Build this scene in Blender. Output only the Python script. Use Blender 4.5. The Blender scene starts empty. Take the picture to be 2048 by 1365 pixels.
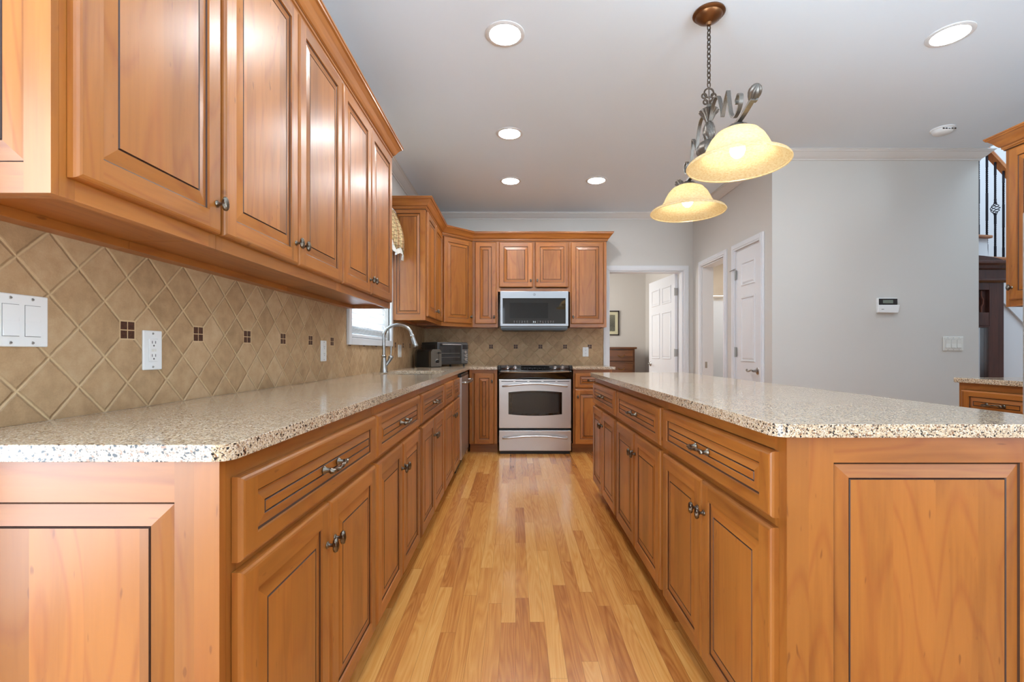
import bpy, bmesh, math, random
from mathutils import Matrix, Vector
random.seed(7)
C = bpy.context.scene
COL = C.collection
PI = math.pi

# ------------------------------------------------------------------ camera, world, lights, exposure
cam_d = bpy.data.cameras.new('camera')
cam_d.sensor_width = 36.0
cam_d.lens = 941 / 2048 * 36
cam_d.shift_x = -7 / 2048
cam_d.shift_y = 21.5 / 2048
cam_d.clip_start = 0.02
cam = bpy.data.objects.new('camera', cam_d)
COL.objects.link(cam)
cam.location = (0, 0, 1.0725)
cam.rotation_euler = (PI / 2, 0, 0)
C.camera = cam

C.view_settings.view_transform = 'Standard'
C.view_settings.look = 'None'
C.view_settings.gamma = 1
C.view_settings.exposure = -0.26
C.view_settings.use_curve_mapping = False

world = bpy.data.worlds.new('world')
C.world = world
world.use_nodes = True
world.node_tree.nodes['Background'].inputs[0].default_value = (0.86, 0.93, 1.0, 1)
world.node_tree.nodes['Background'].inputs[1].default_value = 3.0


def area_light(name, loc, target, sx, sy, power, color=(1, 1, 1)):
    d = bpy.data.lights.new(name, 'AREA')
    d.shape = 'RECTANGLE'
    d.size = sx
    d.size_y = sy
    d.energy = power
    d.color = color
    o = bpy.data.objects.new(name, d)
    COL.objects.link(o)
    o.location = loc
    v = Vector(target) - Vector(loc)
    o.rotation_euler = v.to_track_quat('-Z', 'Y').to_euler()
    return o


# daylight through the windows behind the camera, in the breakfast nook, over the sink and in the other rooms
DAY = (0.68, 0.85, 1.0)
# sky light comes in level, the rising lamps are added fill that brightens the ceiling
area_light('rear_window_daylight', (-1.0, -3.30, 1.45), (-1.0, 0, 1.45), 1.3, 1.7, 8, DAY)
area_light('dining_window_daylight', (2.3, -3.30, 1.45), (2.3, 0, 1.45), 1.3, 1.8, 4, DAY)
area_light('patio_door_daylight', (-1.84, -0.80, 1.1), (0, -0.80, 1.1), 1.9, 1.9, 115, DAY)
area_light('side_fill', (3.25, -1.4, 1.5), (0, -1.4, 1.5), 1.9, 1.8, 12, DAY)  # added fill lamp from the right, no known window there
for nm, p, q, w, e in (('rear_ceiling_fill', (-1.0, -3.28, 1.3), (-0.8, 0, 2.85), 1.3, 24), ('dining_ceiling_fill', (2.3, -3.28, 1.3), (1.6, 0, 2.85), 1.3, 28),
                       ('patio_ceiling_fill', (-1.82, -0.8, 1.2), (1.3, 0.6, 3.0), 1.9, 55), ('side_ceiling_fill', (3.22, -1.4, 1.3), (0, 0.4, 3.0), 1.9, 55)):
    area_light(nm, p, q, w, 1.4, e, DAY).data.spread = math.radians(56)
area_light('sink_window_daylight', (-1.55, 3.52, 1.75), (0, 3.6, 1.2), 1.0, 1.0, 420, DAY)
area_light('bedroom_daylight', (0.1, 6.9, 1.7), (2.2, 7.2, 1.2), 1.2, 1.2, 42, (1, 0.97, 0.93))
area_light('bathroom_light', (3.0, 5.6, 2.4), (3.0, 5.6, 0), 0.6, 0.6, 24, (1, 0.98, 0.95))
area_light('foyer_daylight', (5.2, 3.0, 4.9), (5.0, 4.4, 1.5), 2.0, 1.6, 110, DAY)


# ------------------------------------------------------------------ helpers
def lin(r, g, b):
    def f(c):
        c = c / 255
        return c / 12.92 if c <= 0.04045 else ((c + 0.055) / 1.055) ** 2.4
    return (f(r), f(g), f(b), 1)


class MB:
    """collects shapes; build() links them as one mesh object"""

    def __init__(self):
        self.v = []; self.f = []; self.m = []; self.s = []

    def add(self, vs, fs, m=0, smooth=False, M=None):
        o = len(self.v)
        for p in vs:
            p = Vector(p)
            if M is not None: p = M @ p
            self.v.append(p[:])
        for k, fc in enumerate(fs):
            self.f.append([i + o for i in fc])
            self.m.append(m[k] if isinstance(m, (list, tuple)) else m)
            self.s.append(smooth)
        return self

    def box(self, x0, x1, y0, y1, z0, z1, m=0, M=None):
        vs = [(x0, y0, z0), (x1, y0, z0), (x1, y1, z0), (x0, y1, z0), (x0, y0, z1), (x1, y0, z1), (x1, y1, z1), (x0, y1, z1)]
        fs = [(0, 3, 2, 1), (4, 5, 6, 7), (0, 1, 5, 4), (1, 2, 6, 5), (2, 3, 7, 6), (3, 0, 4, 7)]
        return self.add(vs, fs, m, False, M)

    def prism(self, poly, a, b, axis='x', m=0, M=None, smooth=False):
        n = len(poly)
        def P(t, q):
            if axis == 'x': return (t, q[0], q[1])
            if axis == 'y': return (q[0], t, q[1])
            return (q[0], q[1], t)
        vs = [P(a, q) for q in poly] + [P(b, q) for q in poly]
        fs = [tuple(range(n))[::-1], tuple(range(n, 2 * n))] + [(i, (i + 1) % n, n + (i + 1) % n, n + i) for i in range(n)]
        return self.add(vs, fs, m, smooth, M)

    def lathe(self, prof, m=0, seg=32, M=None, smooth=True, fn=None, closed=False):
        """prof: list of (r, z) turned about z; fn(theta, z, r) -> r"""
        vs = []; fs = []
        for (r, z) in prof:
            for k in range(seg):
                t = 2 * PI * k / seg
                rr = fn(t, z, r) if fn else r
                vs.append((rr * math.cos(t), rr * math.sin(t), z))
        n = len(prof)
        for i in range(n - 1):
            for k in range(seg):
                fs.append((i * seg + k, i * seg + (k + 1) % seg, (i + 1) * seg + (k + 1) % seg, (i + 1) * seg + k))
        if closed:
            for k in range(seg):
                fs.append(((n - 1) * seg + k, (n - 1) * seg + (k + 1) % seg, (k + 1) % seg, k))
        else:
            if prof[0][0] > 1e-6: fs.append(tuple(range(seg))[::-1])
            if prof[-1][0] > 1e-6: fs.append(tuple(range((n - 1) * seg, n * seg)))
        return self.add(vs, fs, m, smooth, M)

    def tube(self, pts, r, m=0, seg=12, M=None, fn=None, closed=False):
        """fn(i, theta, t) -> radius multiplier; r number or list"""
        pts = [Vector(p) for p in pts]; n = len(pts)
        vs = []; fs = []
        nrm = None
        for i, p in enumerate(pts):
            if closed: t = pts[(i + 1) % n] - pts[i - 1]
            else: t = pts[min(i + 1, n - 1)] - pts[max(i - 1, 0)]
            t.normalize()
            if nrm is None:
                a = Vector((0, 0, 1)) if abs(t.z) < 0.9 else Vector((1, 0, 0))
                nrm = (a - t * a.dot(t)).normalized()
            else:
                nrm = (nrm - t * nrm.dot(t)).normalized()
            b = t.cross(nrm)
            rr = r[i] if isinstance(r, (list, tuple)) else r
            for k in range(seg):
                th = 2 * PI * k / seg
                q = rr * (fn(i, th) if fn else 1)
                vs.append((p + nrm * math.cos(th) * q + b * math.sin(th) * q)[:])
        for i in range(n if closed else n - 1):
            j = (i + 1) % n
            for k in range(seg):
                fs.append((i * seg + k, i * seg + (k + 1) % seg, j * seg + (k + 1) % seg, j * seg + k))
        if not closed:
            fs.append(tuple(range(seg))[::-1]); fs.append(tuple(range((n - 1) * seg, n * seg)))
        return self.add(vs, fs, m, True, M)

    def ribbon(self, pts, width, thick, m=0, M=None):
        """flat strap: pts (s, z) in the local y-z plane, width along x"""
        n = len(pts); vs = []; fs = []
        for i in range(n):
            a = Vector(pts[max(i - 1, 0)]); b = Vector(pts[min(i + 1, n - 1)])
            t = (b - a).normalized(); nn = Vector((-t.y, t.x))
            p = Vector(pts[i])
            for (sx, sn) in ((-1, -1), (1, -1), (1, 1), (-1, 1)):
                q = p + nn * sn * thick / 2
                vs.append((sx * width / 2, q.x, q.y))
        for i in range(n - 1):
            for k in range(4):
                fs.append((i * 4 + k, i * 4 + (k + 1) % 4, (i + 1) * 4 + (k + 1) % 4, (i + 1) * 4 + k))
        fs.append((3, 2, 1, 0)); fs.append(tuple(range((n - 1) * 4, n * 4)))
        return self.add(vs, fs, m, True, M)

    def sweep(self, path, prof, m=0):
        """prof (p outward, z) closed polygon swept along an xy path with mitres, outward = right of travel"""
        n = len(path); k = len(prof); vs = []; fs = []
        P = [Vector(p) for p in path]
        def nr(a, b):
            d = (b - a).normalized(); return Vector((d.y, -d.x))
        for i in range(n):
            if i == 0: o = nr(P[0], P[1])
            elif i == n - 1: o = nr(P[-2], P[-1])
            else:
                a = nr(P[i - 1], P[i]); b = nr(P[i], P[i + 1]); o = (a + b); o = o / (1 + a.dot(b))
            for (p, z) in prof:
                vs.append((P[i].x + o.x * p, P[i].y + o.y * p, z))
        for i in range(n - 1):
            for j in range(k):
                fs.append((i * k + j, i * k + (j + 1) % k, (i + 1) * k + (j + 1) % k, (i + 1) * k + j))
        fs.append(tuple(range(k))[::-1]); fs.append(tuple(range((n - 1) * k, n * k)))
        return self.add(vs, fs, m)

    def mesh(self, name, mats):
        me = bpy.data.meshes.new(name)
        me.from_pydata(self.v, [], self.f)
        for mt in (mats if isinstance(mats, (list, tuple)) else [mats]): me.materials.append(mt)
        for i, p in enumerate(me.polygons):
            p.material_index = self.m[i]; p.use_smooth = self.s[i]
        bm = bmesh.new(); bm.from_mesh(me)
        bmesh.ops.recalc_face_normals(bm, faces=bm.faces)
        bm.to_mesh(me); bm.free()
        if any(self.s): me.set_sharp_from_angle(angle=math.radians(38))
        me.update()
        return me

    def build(self, name, mats, parent=None, loc=(0, 0, 0), rot=(0, 0, 0), bevel=0, seg=2):
        return put(name, self.mesh(name, mats), parent, loc, rot, bevel, seg)


def put(name, me, parent=None, loc=(0, 0, 0), rot=(0, 0, 0), bevel=0, seg=2):
    o = bpy.data.objects.new(name, me)
    COL.objects.link(o)
    o.location = loc
    o.rotation_euler = rot if isinstance(rot, (tuple, list)) else (0, 0, rot)
    if parent: o.parent = parent
    if bevel:
        b = o.modifiers.new('bevel', 'BEVEL'); b.width = bevel; b.segments = seg; b.limit_method = 'ANGLE'; b.angle_limit = math.radians(40)
        b.harden_normals = False
    return o


def tag(o, label=None, cat=None, group=None, kind=None):
    if label: o['label'] = label
    if cat: o['category'] = cat
    if group: o['group'] = group
    if kind: o['kind'] = kind
    return o


def thing(name, label, cat, loc=(0, 0, 0), rz=0, group=None):
    o = bpy.data.objects.new(name, None)
    COL.objects.link(o)
    o.empty_display_size = 0.1
    o.location = loc; o.rotation_euler = (0, 0, rz)
    return tag(o, label, cat, group)


def struct(o, label=None):
    o['kind'] = 'structure'
    if label: o['label'] = label
    return o


def crom(pts, n=6):
    """smooth a list of points"""
    out = []
    P = [Vector(p) for p in pts]
    for i in range(len(P) - 1):
        p0 = P[max(i - 1, 0)]; p1 = P[i]; p2 = P[i + 1]; p3 = P[min(i + 2, len(P) - 1)]
        for k in range(n):
            t = k / n
            out.append(0.5 * ((2 * p1) + (p2 - p0) * t + (2 * p0 - 5 * p1 + 4 * p2 - p3) * t * t + (3 * p1 - p0 - 3 * p2 + p3) * t ** 3))
    out.append(P[-1])
    return out


# ------------------------------------------------------------------ materials
class NT:
    def __init__(self, name):
        self.mat = bpy.data.materials.new(name); self.mat.use_nodes = True
        self.t = self.mat.node_tree; self.b = self.t.nodes['Principled BSDF']; self.out = self.t.nodes['Material Output']

    def n(self, typ, ins=None, **props):
        nd = self.t.nodes.new('ShaderNode' + typ)
        for k, v in props.items(): setattr(nd, k, v)
        for k, v in (ins or {}).items(): self.set(nd.inputs[k], v)
        return nd

    def set(self, sock, v):
        if isinstance(v, bpy.types.NodeSocket): self.t.links.new(v, sock)
        elif isinstance(v, bpy.types.Node): self.t.links.new(v.outputs[0], sock)
        else: sock.default_value = v

    def math(self, op, a, b=0.0, c=None):
        nd = self.t.nodes.new('ShaderNodeMath'); nd.operation = op
        self.set(nd.inputs[0], a); self.set(nd.inputs[1], b)
        if c is not None: self.set(nd.inputs[2], c)
        return nd.outputs[0]

    def ramp(self, fac, stops, interp='LINEAR'):
        nd = self.t.nodes.new('ShaderNodeValToRGB'); self.set(nd.inputs[0], fac)
        nd.color_ramp.interpolation = interp
        e = nd.color_ramp.elements
        while len(e) < len(stops): e.new(0.5)
        for i, (p, c) in enumerate(stops):
            e[i].position = p; e[i].color = c if len(c) == 4 else (*c, 1)
        return nd.outputs[0]

    def mix(self, fac, a, b, typ='MIX'):
        nd = self.t.nodes.new('ShaderNodeMix'); nd.data_type = 'RGBA'; nd.blend_type = typ
        self.set(nd.inputs[0], fac); self.set(nd.inputs[6], a); self.set(nd.inputs[7], b)
        return nd.outputs[2]

    def p(self, **kw):
        names = {'col': 'Base Color', 'rough': 'Roughness', 'metal': 'Metallic', 'coat': 'Coat Weight', 'coatr': 'Coat Roughness', 'spec': 'Specular IOR Level',
                 'emc': 'Emission Color', 'ems': 'Emission Strength', 'normal': 'Normal', 'trans': 'Transmission Weight', 'ior': 'IOR', 'alpha': 'Alpha', 'aniso': 'Anisotropic'}
        for k, v in kw.items(): self.set(self.b.inputs[names[k]], v)
        return self.mat

    def bump(self, h, strength=0.3, dist=0.001):
        nd = self.n('Bump', {'Height': h, 'Strength': strength, 'Distance': dist})
        return nd.outputs[0]


def plain(name, rgb, rough=0.5, metal=0.0, **kw):
    t = NT(name)
    return t.p(col=lin(*rgb), rough=rough, metal=metal, **kw)


def wood(name, rgb, axis='z', dark=0.72, light=1.14, rough=0.36, strip=0.095, coat=0.22, scale=1.0, strong=0.5, contrast=1.0):
    t = NT(name)
    tc = t.n('TexCoord'); oi = t.n('ObjectInfo')
    off = t.math('MULTIPLY', oi.outputs['Random'], 37.0)
    sep = t.n('SeparateXYZ', {0: tc.outputs['Object']})
    if axis == 'z': al, ac = sep.outputs[2], sep.outputs[0]
    elif axis == 'x': al, ac = sep.outputs[0], sep.outputs[2]
    else: al, ac = sep.outputs[1], sep.outputs[0]
    ac2 = t.math('ADD', ac, t.math('MULTIPLY', sep.outputs[1], 0.9)) if axis != 'y' else t.math('ADD', ac, sep.outputs[2])
    board = t.math('FLOOR', t.math('DIVIDE', t.math('ADD', ac, off), strip))
    wn = t.n('TexWhiteNoise', {'W': t.math('ADD', board, off)}, noise_dimensions='1D')
    bo = t.math('MULTIPLY', wn.outputs['Value'], 5.0)
    vec = t.n('CombineXYZ', {0: t.math('MULTIPLY', ac2, 34 * scale), 1: t.math('ADD', t.math('MULTIPLY', al, 1.6 * scale), off), 2: bo})
    fine = t.n('TexNoise', {'Vector': vec.outputs[0], 'Scale': 1.0, 'Detail': 6.0, 'Roughness': 0.6, 'Distortion': 0.5})
    vec2 = t.n('CombineXYZ', {0: t.math('MULTIPLY', ac2, 7 * scale), 1: t.math('ADD', t.math('MULTIPLY', al, 1.5 * scale), off), 2: bo})
    blot = t.n('TexNoise', {'Vector': vec2.outputs[0], 'Scale': 1.0, 'Detail': 3.0, 'Roughness': 0.55, 'Distortion': 1.2})
    vec3 = t.n('CombineXYZ', {0: t.math('MULTIPLY', ac2, 120), 1: t.math('MULTIPLY', al, 9), 2: bo})
    pore = t.n('TexNoise', {'Vector': vec3.outputs[0], 'Scale': 1.0, 'Detail': 2.0})
    g = t.math('ADD', t.math('MULTIPLY', fine.outputs[0], 0.4), t.math('MULTIPLY', blot.outputs[0], 0.6))
    base = lin(*rgb)
    d = tuple(max(0, c * k) for c, k in zip(base[:3], (dark, dark * 0.93, dark * 0.85)))
    l = tuple(c * k for c, k in zip(base[:3], (light, light * 1.03, light * 1.08)))
    col = t.ramp(g, [(0.5 - 0.17 / contrast, d), (0.5, base), (0.5 + 0.2 / contrast, l)])
    vbr = t.math('ADD', 0.80, t.math('MULTIPLY', wn.outputs['Value'], 0.32))
    col = t.mix(1.0, col, t.n('CombineColor', {0: vbr, 1: vbr, 2: vbr}).outputs[0], 'MULTIPLY')
    pr = t.math('ADD', 0.90, t.math('MULTIPLY', pore.outputs[0], 0.2))
    col = t.mix(0.6, col, t.mix(1.0, col, t.n('CombineColor', {0: pr, 1: pr, 2: pr}).outputs[0], 'MULTIPLY'))
    # cathedral figure: thin darker contour lines of the slow field
    vec4 = t.n('CombineXYZ', {0: t.math('MULTIPLY', ac2, 5.0 * scale), 1: t.math('ADD', t.math('MULTIPLY', al, 0.9 * scale), off), 2: bo})
    slow = t.n('TexNoise', {'Vector': vec4.outputs[0], 'Scale': 1.0, 'Detail': 1.0})
    rg = t.math('ABSOLUTE', t.math('SUBTRACT', t.math('FRACT', t.math('MULTIPLY', slow.outputs[0], 11.0)), 0.5))
    rl = t.n('MapRange', {0: rg, 1: 0.0, 2: 0.16, 3: 0.86, 4: 1.0}).outputs[0]
    col = t.mix(0.75, col, t.mix(1.0, col, t.n('CombineColor', {0: rl, 1: t.math('MULTIPLY', rl, rl), 2: t.math('MULTIPLY', rl, rl)}).outputs[0], 'MULTIPLY'))
    fl = t.n('TexNoise', {'Vector': t.n('CombineXYZ', {0: t.math('MULTIPLY', ac2, 90), 1: t.math('MULTIPLY', al, 22), 2: bo}).outputs[0], 'Scale': 1.0, 'Detail': 0.0})
    fk = t.n('MapRange', {0: fl.outputs[0], 1: 0.80, 2: 0.86, 3: 0.0, 4: 0.55}).outputs[0]
    col = t.mix(fk, col, (d[0] * 0.5, d[1] * 0.4, d[2] * 0.4, 1))
    nr = t.bump(t.math('ADD', pore.outputs[0], t.math('MULTIPLY', blot.outputs[0], 1.5)), 0.12 * strong, 0.0015)
    return t.p(col=col, rough=rough, coat=coat, coatr=0.26, normal=nr)


CAB = (163, 99, 39)
WV = wood('maple_upright_grain', CAB, 'z')
WH = wood('maple_level_grain', CAB, 'x')
WY = wood('maple_deep_grain', CAB, 'y')
GLZ = plain('dark_glaze', (58, 31, 17), 0.45)
WB = plain('maple_carcass_interior', (178, 122, 74), 0.5)
CABM = [WV, WH, GLZ]
_t = NT('maple_crown')
_n = _t.n('TexNoise', {'Scale': 6.0, 'Detail': 4.0})
CROWNW = _t.p(col=_t.ramp(_n.outputs[0], [(0.35, lin(150, 88, 36)), (0.65, lin(172, 106, 46))]), rough=0.34, coat=0.25, coatr=0.2)

WALL = NT('greige_wall_paint')
_n = WALL.n('TexNoise', {'Scale': 220.0, 'Detail': 2.0})
WALL = WALL.p(col=lin(209, 206, 200), rough=0.75, normal=WALL.bump(_n.outputs[0], 0.08, 0.0006))
CEIL = NT('ceiling_paint')
_n = CEIL.n('TexNoise', {'Scale': 260.0, 'Detail': 2.0})
CEIL = CEIL.p(col=lin(228, 239, 249), rough=0.85, normal=CEIL.bump(_n.outputs[0], 0.06, 0.0006))
TRIM = plain('white_trim_paint', (226, 228, 231), 0.35)
CRP = plain('crown_paint', (216, 212, 207), 0.45)
WHITE = plain('white_plastic', (236, 237, 236), 0.3)
GAPSHADE = plain('painted_gap_shade', (120, 120, 120), 0.5)  # grey paints the shade in the slit around each switch rocker
IVORY = plain('ivory_plastic', (225, 224, 216), 0.35)
BLACK = plain('black_plastic', (16, 16, 17), 0.35)
BLKG = plain('black_glass', (8, 8, 9), 0.04, coat=0.5)
SCREWM = plain('screw_metal', (190, 190, 188), 0.35, 0.9)
CHROME = plain('chrome', (225, 226, 228), 0.12, 1.0)
SATIN = plain('satin_nickel', (176, 174, 170), 0.28, 1.0)
PEWT = NT('antique_pewter')
_n = PEWT.n('TexNoise', {'Scale': 90.0, 'Detail': 4.0})
PEWT = PEWT.p(col=PEWT.ramp(_n.outputs[0], [(0.35, lin(58, 48, 40)), (0.65, lin(150, 140, 126))]), rough=0.3, metal=1.0)
FIX = NT('brushed_pewter_fixture')
_n = FIX.n('TexNoise', {'Scale': 60.0, 'Detail': 4.0})
FIX = FIX.p(col=FIX.ramp(_n.outputs[0], [(0.35, lin(84, 78, 72)), (0.65, lin(128, 121, 113))]), rough=0.42, metal=0.8)
BRONZE = plain('bronze_canopy', (122, 84, 54), 0.32, 0.9)
CHAINM = plain('dark_bronze_chain', (78, 66, 56), 0.35, 0.9)


def steel(name, axis, rgb=(206, 207, 209), rough=0.30):
    t = NT(name)
    tc = t.n('TexCoord')
    sc = {'x': (2, 400, 400), 'z': (400, 400, 2)}[axis]
    mp = t.n('Mapping', {'Vector': tc.outputs['Object'], 'Scale': sc})
    n = t.n('TexNoise', {'Vector': mp.outputs[0], 'Scale': 1.0, 'Detail': 3.0})
    n2 = t.n('TexNoise', {'Vector': tc.outputs['Object'], 'Scale': 4.0, 'Detail': 2.0})
    r = t.math('ADD', rough - 0.05, t.math('MULTIPLY', n.outputs[0], 0.12))
    h = t.math('ADD', t.math('MULTIPLY', n.outputs[0], 0.15), n2.outputs[0])
    return t.p(col=lin(*rgb), metal=1.0, rough=r, normal=t.bump(h, 0.12, 0.004))


STEEL = steel('brushed_steel_level', 'x')
MWSTEEL = steel('microwave_steel', 'x', (150, 151, 153), 0.3)
STEELV = steel('brushed_steel_upright', 'z')
TSTEEL = plain('toaster_steel', (128, 128, 126), 0.3, 1.0)
DSTEEL = plain('dark_steel', (84, 84, 84), 0.3, 0.9)


def granite():
    t = NT('speckled_quartz')
    tc = t.n('TexCoord')
    v1 = t.n('TexVoronoi', {'Vector': tc.outputs['Object'], 'Scale': 420.0, 'Randomness': 1.0})
    v2 = t.n('TexVoronoi', {'Vector': tc.outputs['Object'], 'Scale': 250.0, 'Randomness': 1.0})
    s1 = t.n('SeparateColor', {0: v1.outputs['Color']}).outputs[0]
    s2 = t.n('SeparateColor', {0: v2.outputs['Color']}).outputs[1]
    c1 = t.ramp(s1, [(0.0, lin(84, 70, 60)), (0.09, lin(146, 124, 104)), (0.24, lin(186, 164, 138)), (0.50, lin(206, 184, 152)), (0.82, lin(220, 208, 190))], 'CONSTANT')
    c2 = t.ramp(s2, [(0.0, lin(42, 36, 34)), (0.06, lin(142, 104, 76)), (0.12, lin(205, 184, 160))], 'CONSTANT')
    f = t.ramp(s2, [(0.0, (1, 1, 1)), (0.12, (0, 0, 0))], 'CONSTANT')
    c = t.mix(f, c1, c2)
    return t.p(col=c, rough=0.12, coat=0.08, coatr=0.05, spec=0.42)


GRAN = granite()


def tile():
    t = NT('tumbled_stone_tile')
    d = 0.1458
    tc = t.n('TexCoord')
    sep = t.n('SeparateXYZ', {0: tc.outputs['Object']})
    wob = t.n('TexNoise', {'Vector': tc.outputs['Object'], 'Scale': 45.0, 'Detail': 3.0})
    wv = t.math('MULTIPLY', t.math('SUBTRACT', wob.outputs[0], 0.5), 0.045)
    u = t.math('DIVIDE', sep.outputs[0], d); v = t.math('DIVIDE', sep.outputs[2], d)
    p = t.math('ADD', t.math('ADD', u, v), 100.0); q = t.math('ADD', t.math('SUBTRACT', u, v), 100.0)
    def dist(a):
        fr = t.math('FRACT', a)
        return t.math('MINIMUM', fr, t.math('SUBTRACT', 1.0, fr))
    dd = t.math('ADD', t.math('MINIMUM', dist(p), dist(q)), wv)          # 0 at grout
    # mosaic insets: every second node of the middle row
    uu = t.math('SUBTRACT', t.math('FRACT', t.math('ADD', t.math('DIVIDE', u, 2.0), 100.5)), 0.5)
    ax = t.math('ABSOLUTE', t.math('MULTIPLY', uu, 2 * d)); az = t.math('ABSOLUTE', sep.outputs[2])
    mx = t.math('MAXIMUM', ax, az); mn = t.math('MINIMUM', ax, az)
    ingr = t.math('LESS_THAN', mx, 0.0275)                                # grout square around the inset
    inset = t.math('MULTIPLY', t.math('LESS_THAN', mx, 0.0232), t.math('GREATER_THAN', mn, 0.0014))
    ti = t.n('CombineXYZ', {0: t.math('FLOOR', p), 1: t.math('FLOOR', q), 2: 0.0})
    wn = t.n('TexWhiteNoise', {'Vector': ti.outputs[0]}, noise_dimensions='3D')
    n1 = t.n('TexNoise', {'Vector': tc.outputs['Object'], 'Scale': 22.0, 'Detail': 6.0, 'Roughness': 0.6})
    n2 = t.n('TexNoise', {'Vector': tc.outputs['Object'], 'Scale': 260.0, 'Detail': 2.0})
    g = t.math('ADD', t.math('MULTIPLY', n1.outputs[0], 0.6), t.math('ADD', t.math('MULTIPLY', n2.outputs[0], 0.15), t.math('MULTIPLY', wn.outputs[0], 0.22)))
    col = t.ramp(g, [(0.28, lin(158, 127, 92)), (0.48, lin(182, 150, 112)), (0.68, lin(198, 168, 131))])
    gm = t.n('MapRange', {0: dd, 1: 0.018, 2: 0.034, 3: 1.0, 4: 0.0}).outputs[0]
    gm = t.math('MAXIMUM', gm, ingr)
    col = t.mix(gm, col, lin(203, 174, 134))
    dk = t.n('TexNoise', {'Vector': tc.outputs['Object'], 'Scale': 150.0, 'Detail': 2.0})
    col = t.mix(inset, col, t.ramp(dk.outputs[0], [(0.3, lin(50, 24, 14)), (0.7, lin(92, 52, 32))]))
    hh = t.n('MapRange', {0: dd, 1: 0.012, 2: 0.06, 3: 0.0, 4: 1.0}).outputs[0]
    hh = t.math('MULTIPLY', hh, t.math('SUBTRACT', 1.0, ingr))
    hh = t.math('ADD', hh, t.math('MULTIPLY', inset, 0.7))
    hh = t.math('ADD', hh, t.math('MULTIPLY', n1.outputs[0], 0.35))
    hh = t.math('ADD', hh, t.math('MULTIPLY', n2.outputs[0], 0.08))
    ro = t.math('SUBTRACT', 0.55, t.math('MULTIPLY', inset, 0.12))
    return t.p(col=col, rough=ro, normal=t.bump(hh, 0.85, 0.004), spec=0.4)


TILE = tile()


def floor_mat():
    t = NT('oak_strip_flooring')
    w = 0.0572
    tc = t.n('TexCoord')
    sep = t.n('SeparateXYZ', {0: tc.outputs['Object']})
    xr = t.math('DIVIDE', sep.outputs[0], w)
    row = t.math('FLOOR', xr)
    r1 = t.n('TexWhiteNoise', {'W': row}, noise_dimensions='1D').outputs['Value']
    r2 = t.n('TexWhiteNoise', {'W': t.math('ADD', row, 51.3)}, noise_dimensions='1D').outputs['Value']
    L = t.math('ADD', 0.55, t.math('MULTIPLY', r2, 0.75))
    yy = t.math('DIVIDE', t.math('ADD', sep.outputs[1], t.math('ADD', t.math('MULTIPLY', r1, 7.0), 20.0)), L)
    bi = t.math('FLOOR', yy)
    idv = t.n('CombineXYZ', {0: row, 1: bi, 2: 0.0})
    wn = t.n('TexWhiteNoise', {'Vector': idv.outputs[0]}, noise_dimensions='3D')
    sc = t.n('SeparateColor', {0: wn.outputs['Color']})
    gv = t.n('CombineXYZ', {0: t.math('MULTIPLY', sep.outputs[0], 30.0), 1: t.math('ADD', t.math('MULTIPLY', sep.outputs[1], 1.7), t.math('MULTIPLY', sc.outputs[0], 40.0)), 2: t.math('MULTIPLY', sc.outputs[1], 20.0)})
    g1 = t.n('TexNoise', {'Vector': gv.outputs[0], 'Scale': 1.0, 'Detail': 5.0, 'Roughness': 0.55, 'Distortion': 0.8})
    # cathedral grain: rings of a slow field
    gv2 = t.n('CombineXYZ', {0: t.math('MULTIPLY', sep.outputs[0], 14.0), 1: t.math('ADD', t.math('MULTIPLY', sep.outputs[1], 1.1), t.math('MULTIPLY', sc.outputs[2], 33.0)), 2: t.math('MULTIPLY', sc.outputs[0], 20.0)})
    f = t.n('TexNoise', {'Vector': gv2.outputs[0], 'Scale': 1.0, 'Detail': 1.0})
    ring = t.math('FRACT', t.math('MULTIPLY', f.outputs[0], 16.0))
    ring = t.math('ABSOLUTE', t.math('SUBTRACT', ring, 0.5))
    gv3 = t.n('CombineXYZ', {0: t.math('MULTIPLY', sep.outputs[0], 420.0), 1: t.math('MULTIPLY', sep.outputs[1], 9.0), 2: 0.0})
    pore = t.n('TexNoise', {'Vector': gv3.outputs[0], 'Scale': 1.0, 'Detail': 2.0})
    val = t.math('ADD', t.math('MULTIPLY', g1.outputs[0], 0.40), t.math('ADD', t.math('MULTIPLY', ring, 0.26), t.math('ADD', t.math('MULTIPLY', pore.outputs[0], 0.2), t.math('MULTIPLY', sc.outputs[0], 0.34))))
    col = t.ramp(val, [(0.26, lin(160, 94, 42)), (0.44, lin(192, 124, 58)), (0.60, lin(212, 148, 74)), (0.82, lin(228, 172, 98))])
    # seams
    fx = t.math('FRACT', xr); dx = t.math('MULTIPLY', t.math('MINIMUM', fx, t.math('SUBTRACT', 1.0, fx)), w)
    fy = t.math('FRACT', yy); dy = t.math('MULTIPLY', t.math('MINIMUM', fy, t.math('SUBTRACT', 1.0, fy)), L)
    sm = t.n('MapRange', {0: t.math('MINIMUM', dx, dy), 1: 0.0, 2: 0.0012, 3: 1.0, 4: 0.0}).outputs[0]
    col = t.mix(t.math('MULTIPLY', sm, 0.55), col, lin(84, 46, 24))
    h = t.math('SUBTRACT', t.math('MULTIPLY', pore.outputs[0], 0.1), sm)
    return t.p(col=col, rough=0.26, coat=0.45, coatr=0.14, normal=t.bump(h, 0.25, 0.0008))


FLOOR = floor_mat()


# ------------------------------------------------------------------ the room shell
def wall(name, boxes, mat=WALL):
    m = MB()
    for b in boxes: m.box(*b)
    return struct(m.build(name, mat))


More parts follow.
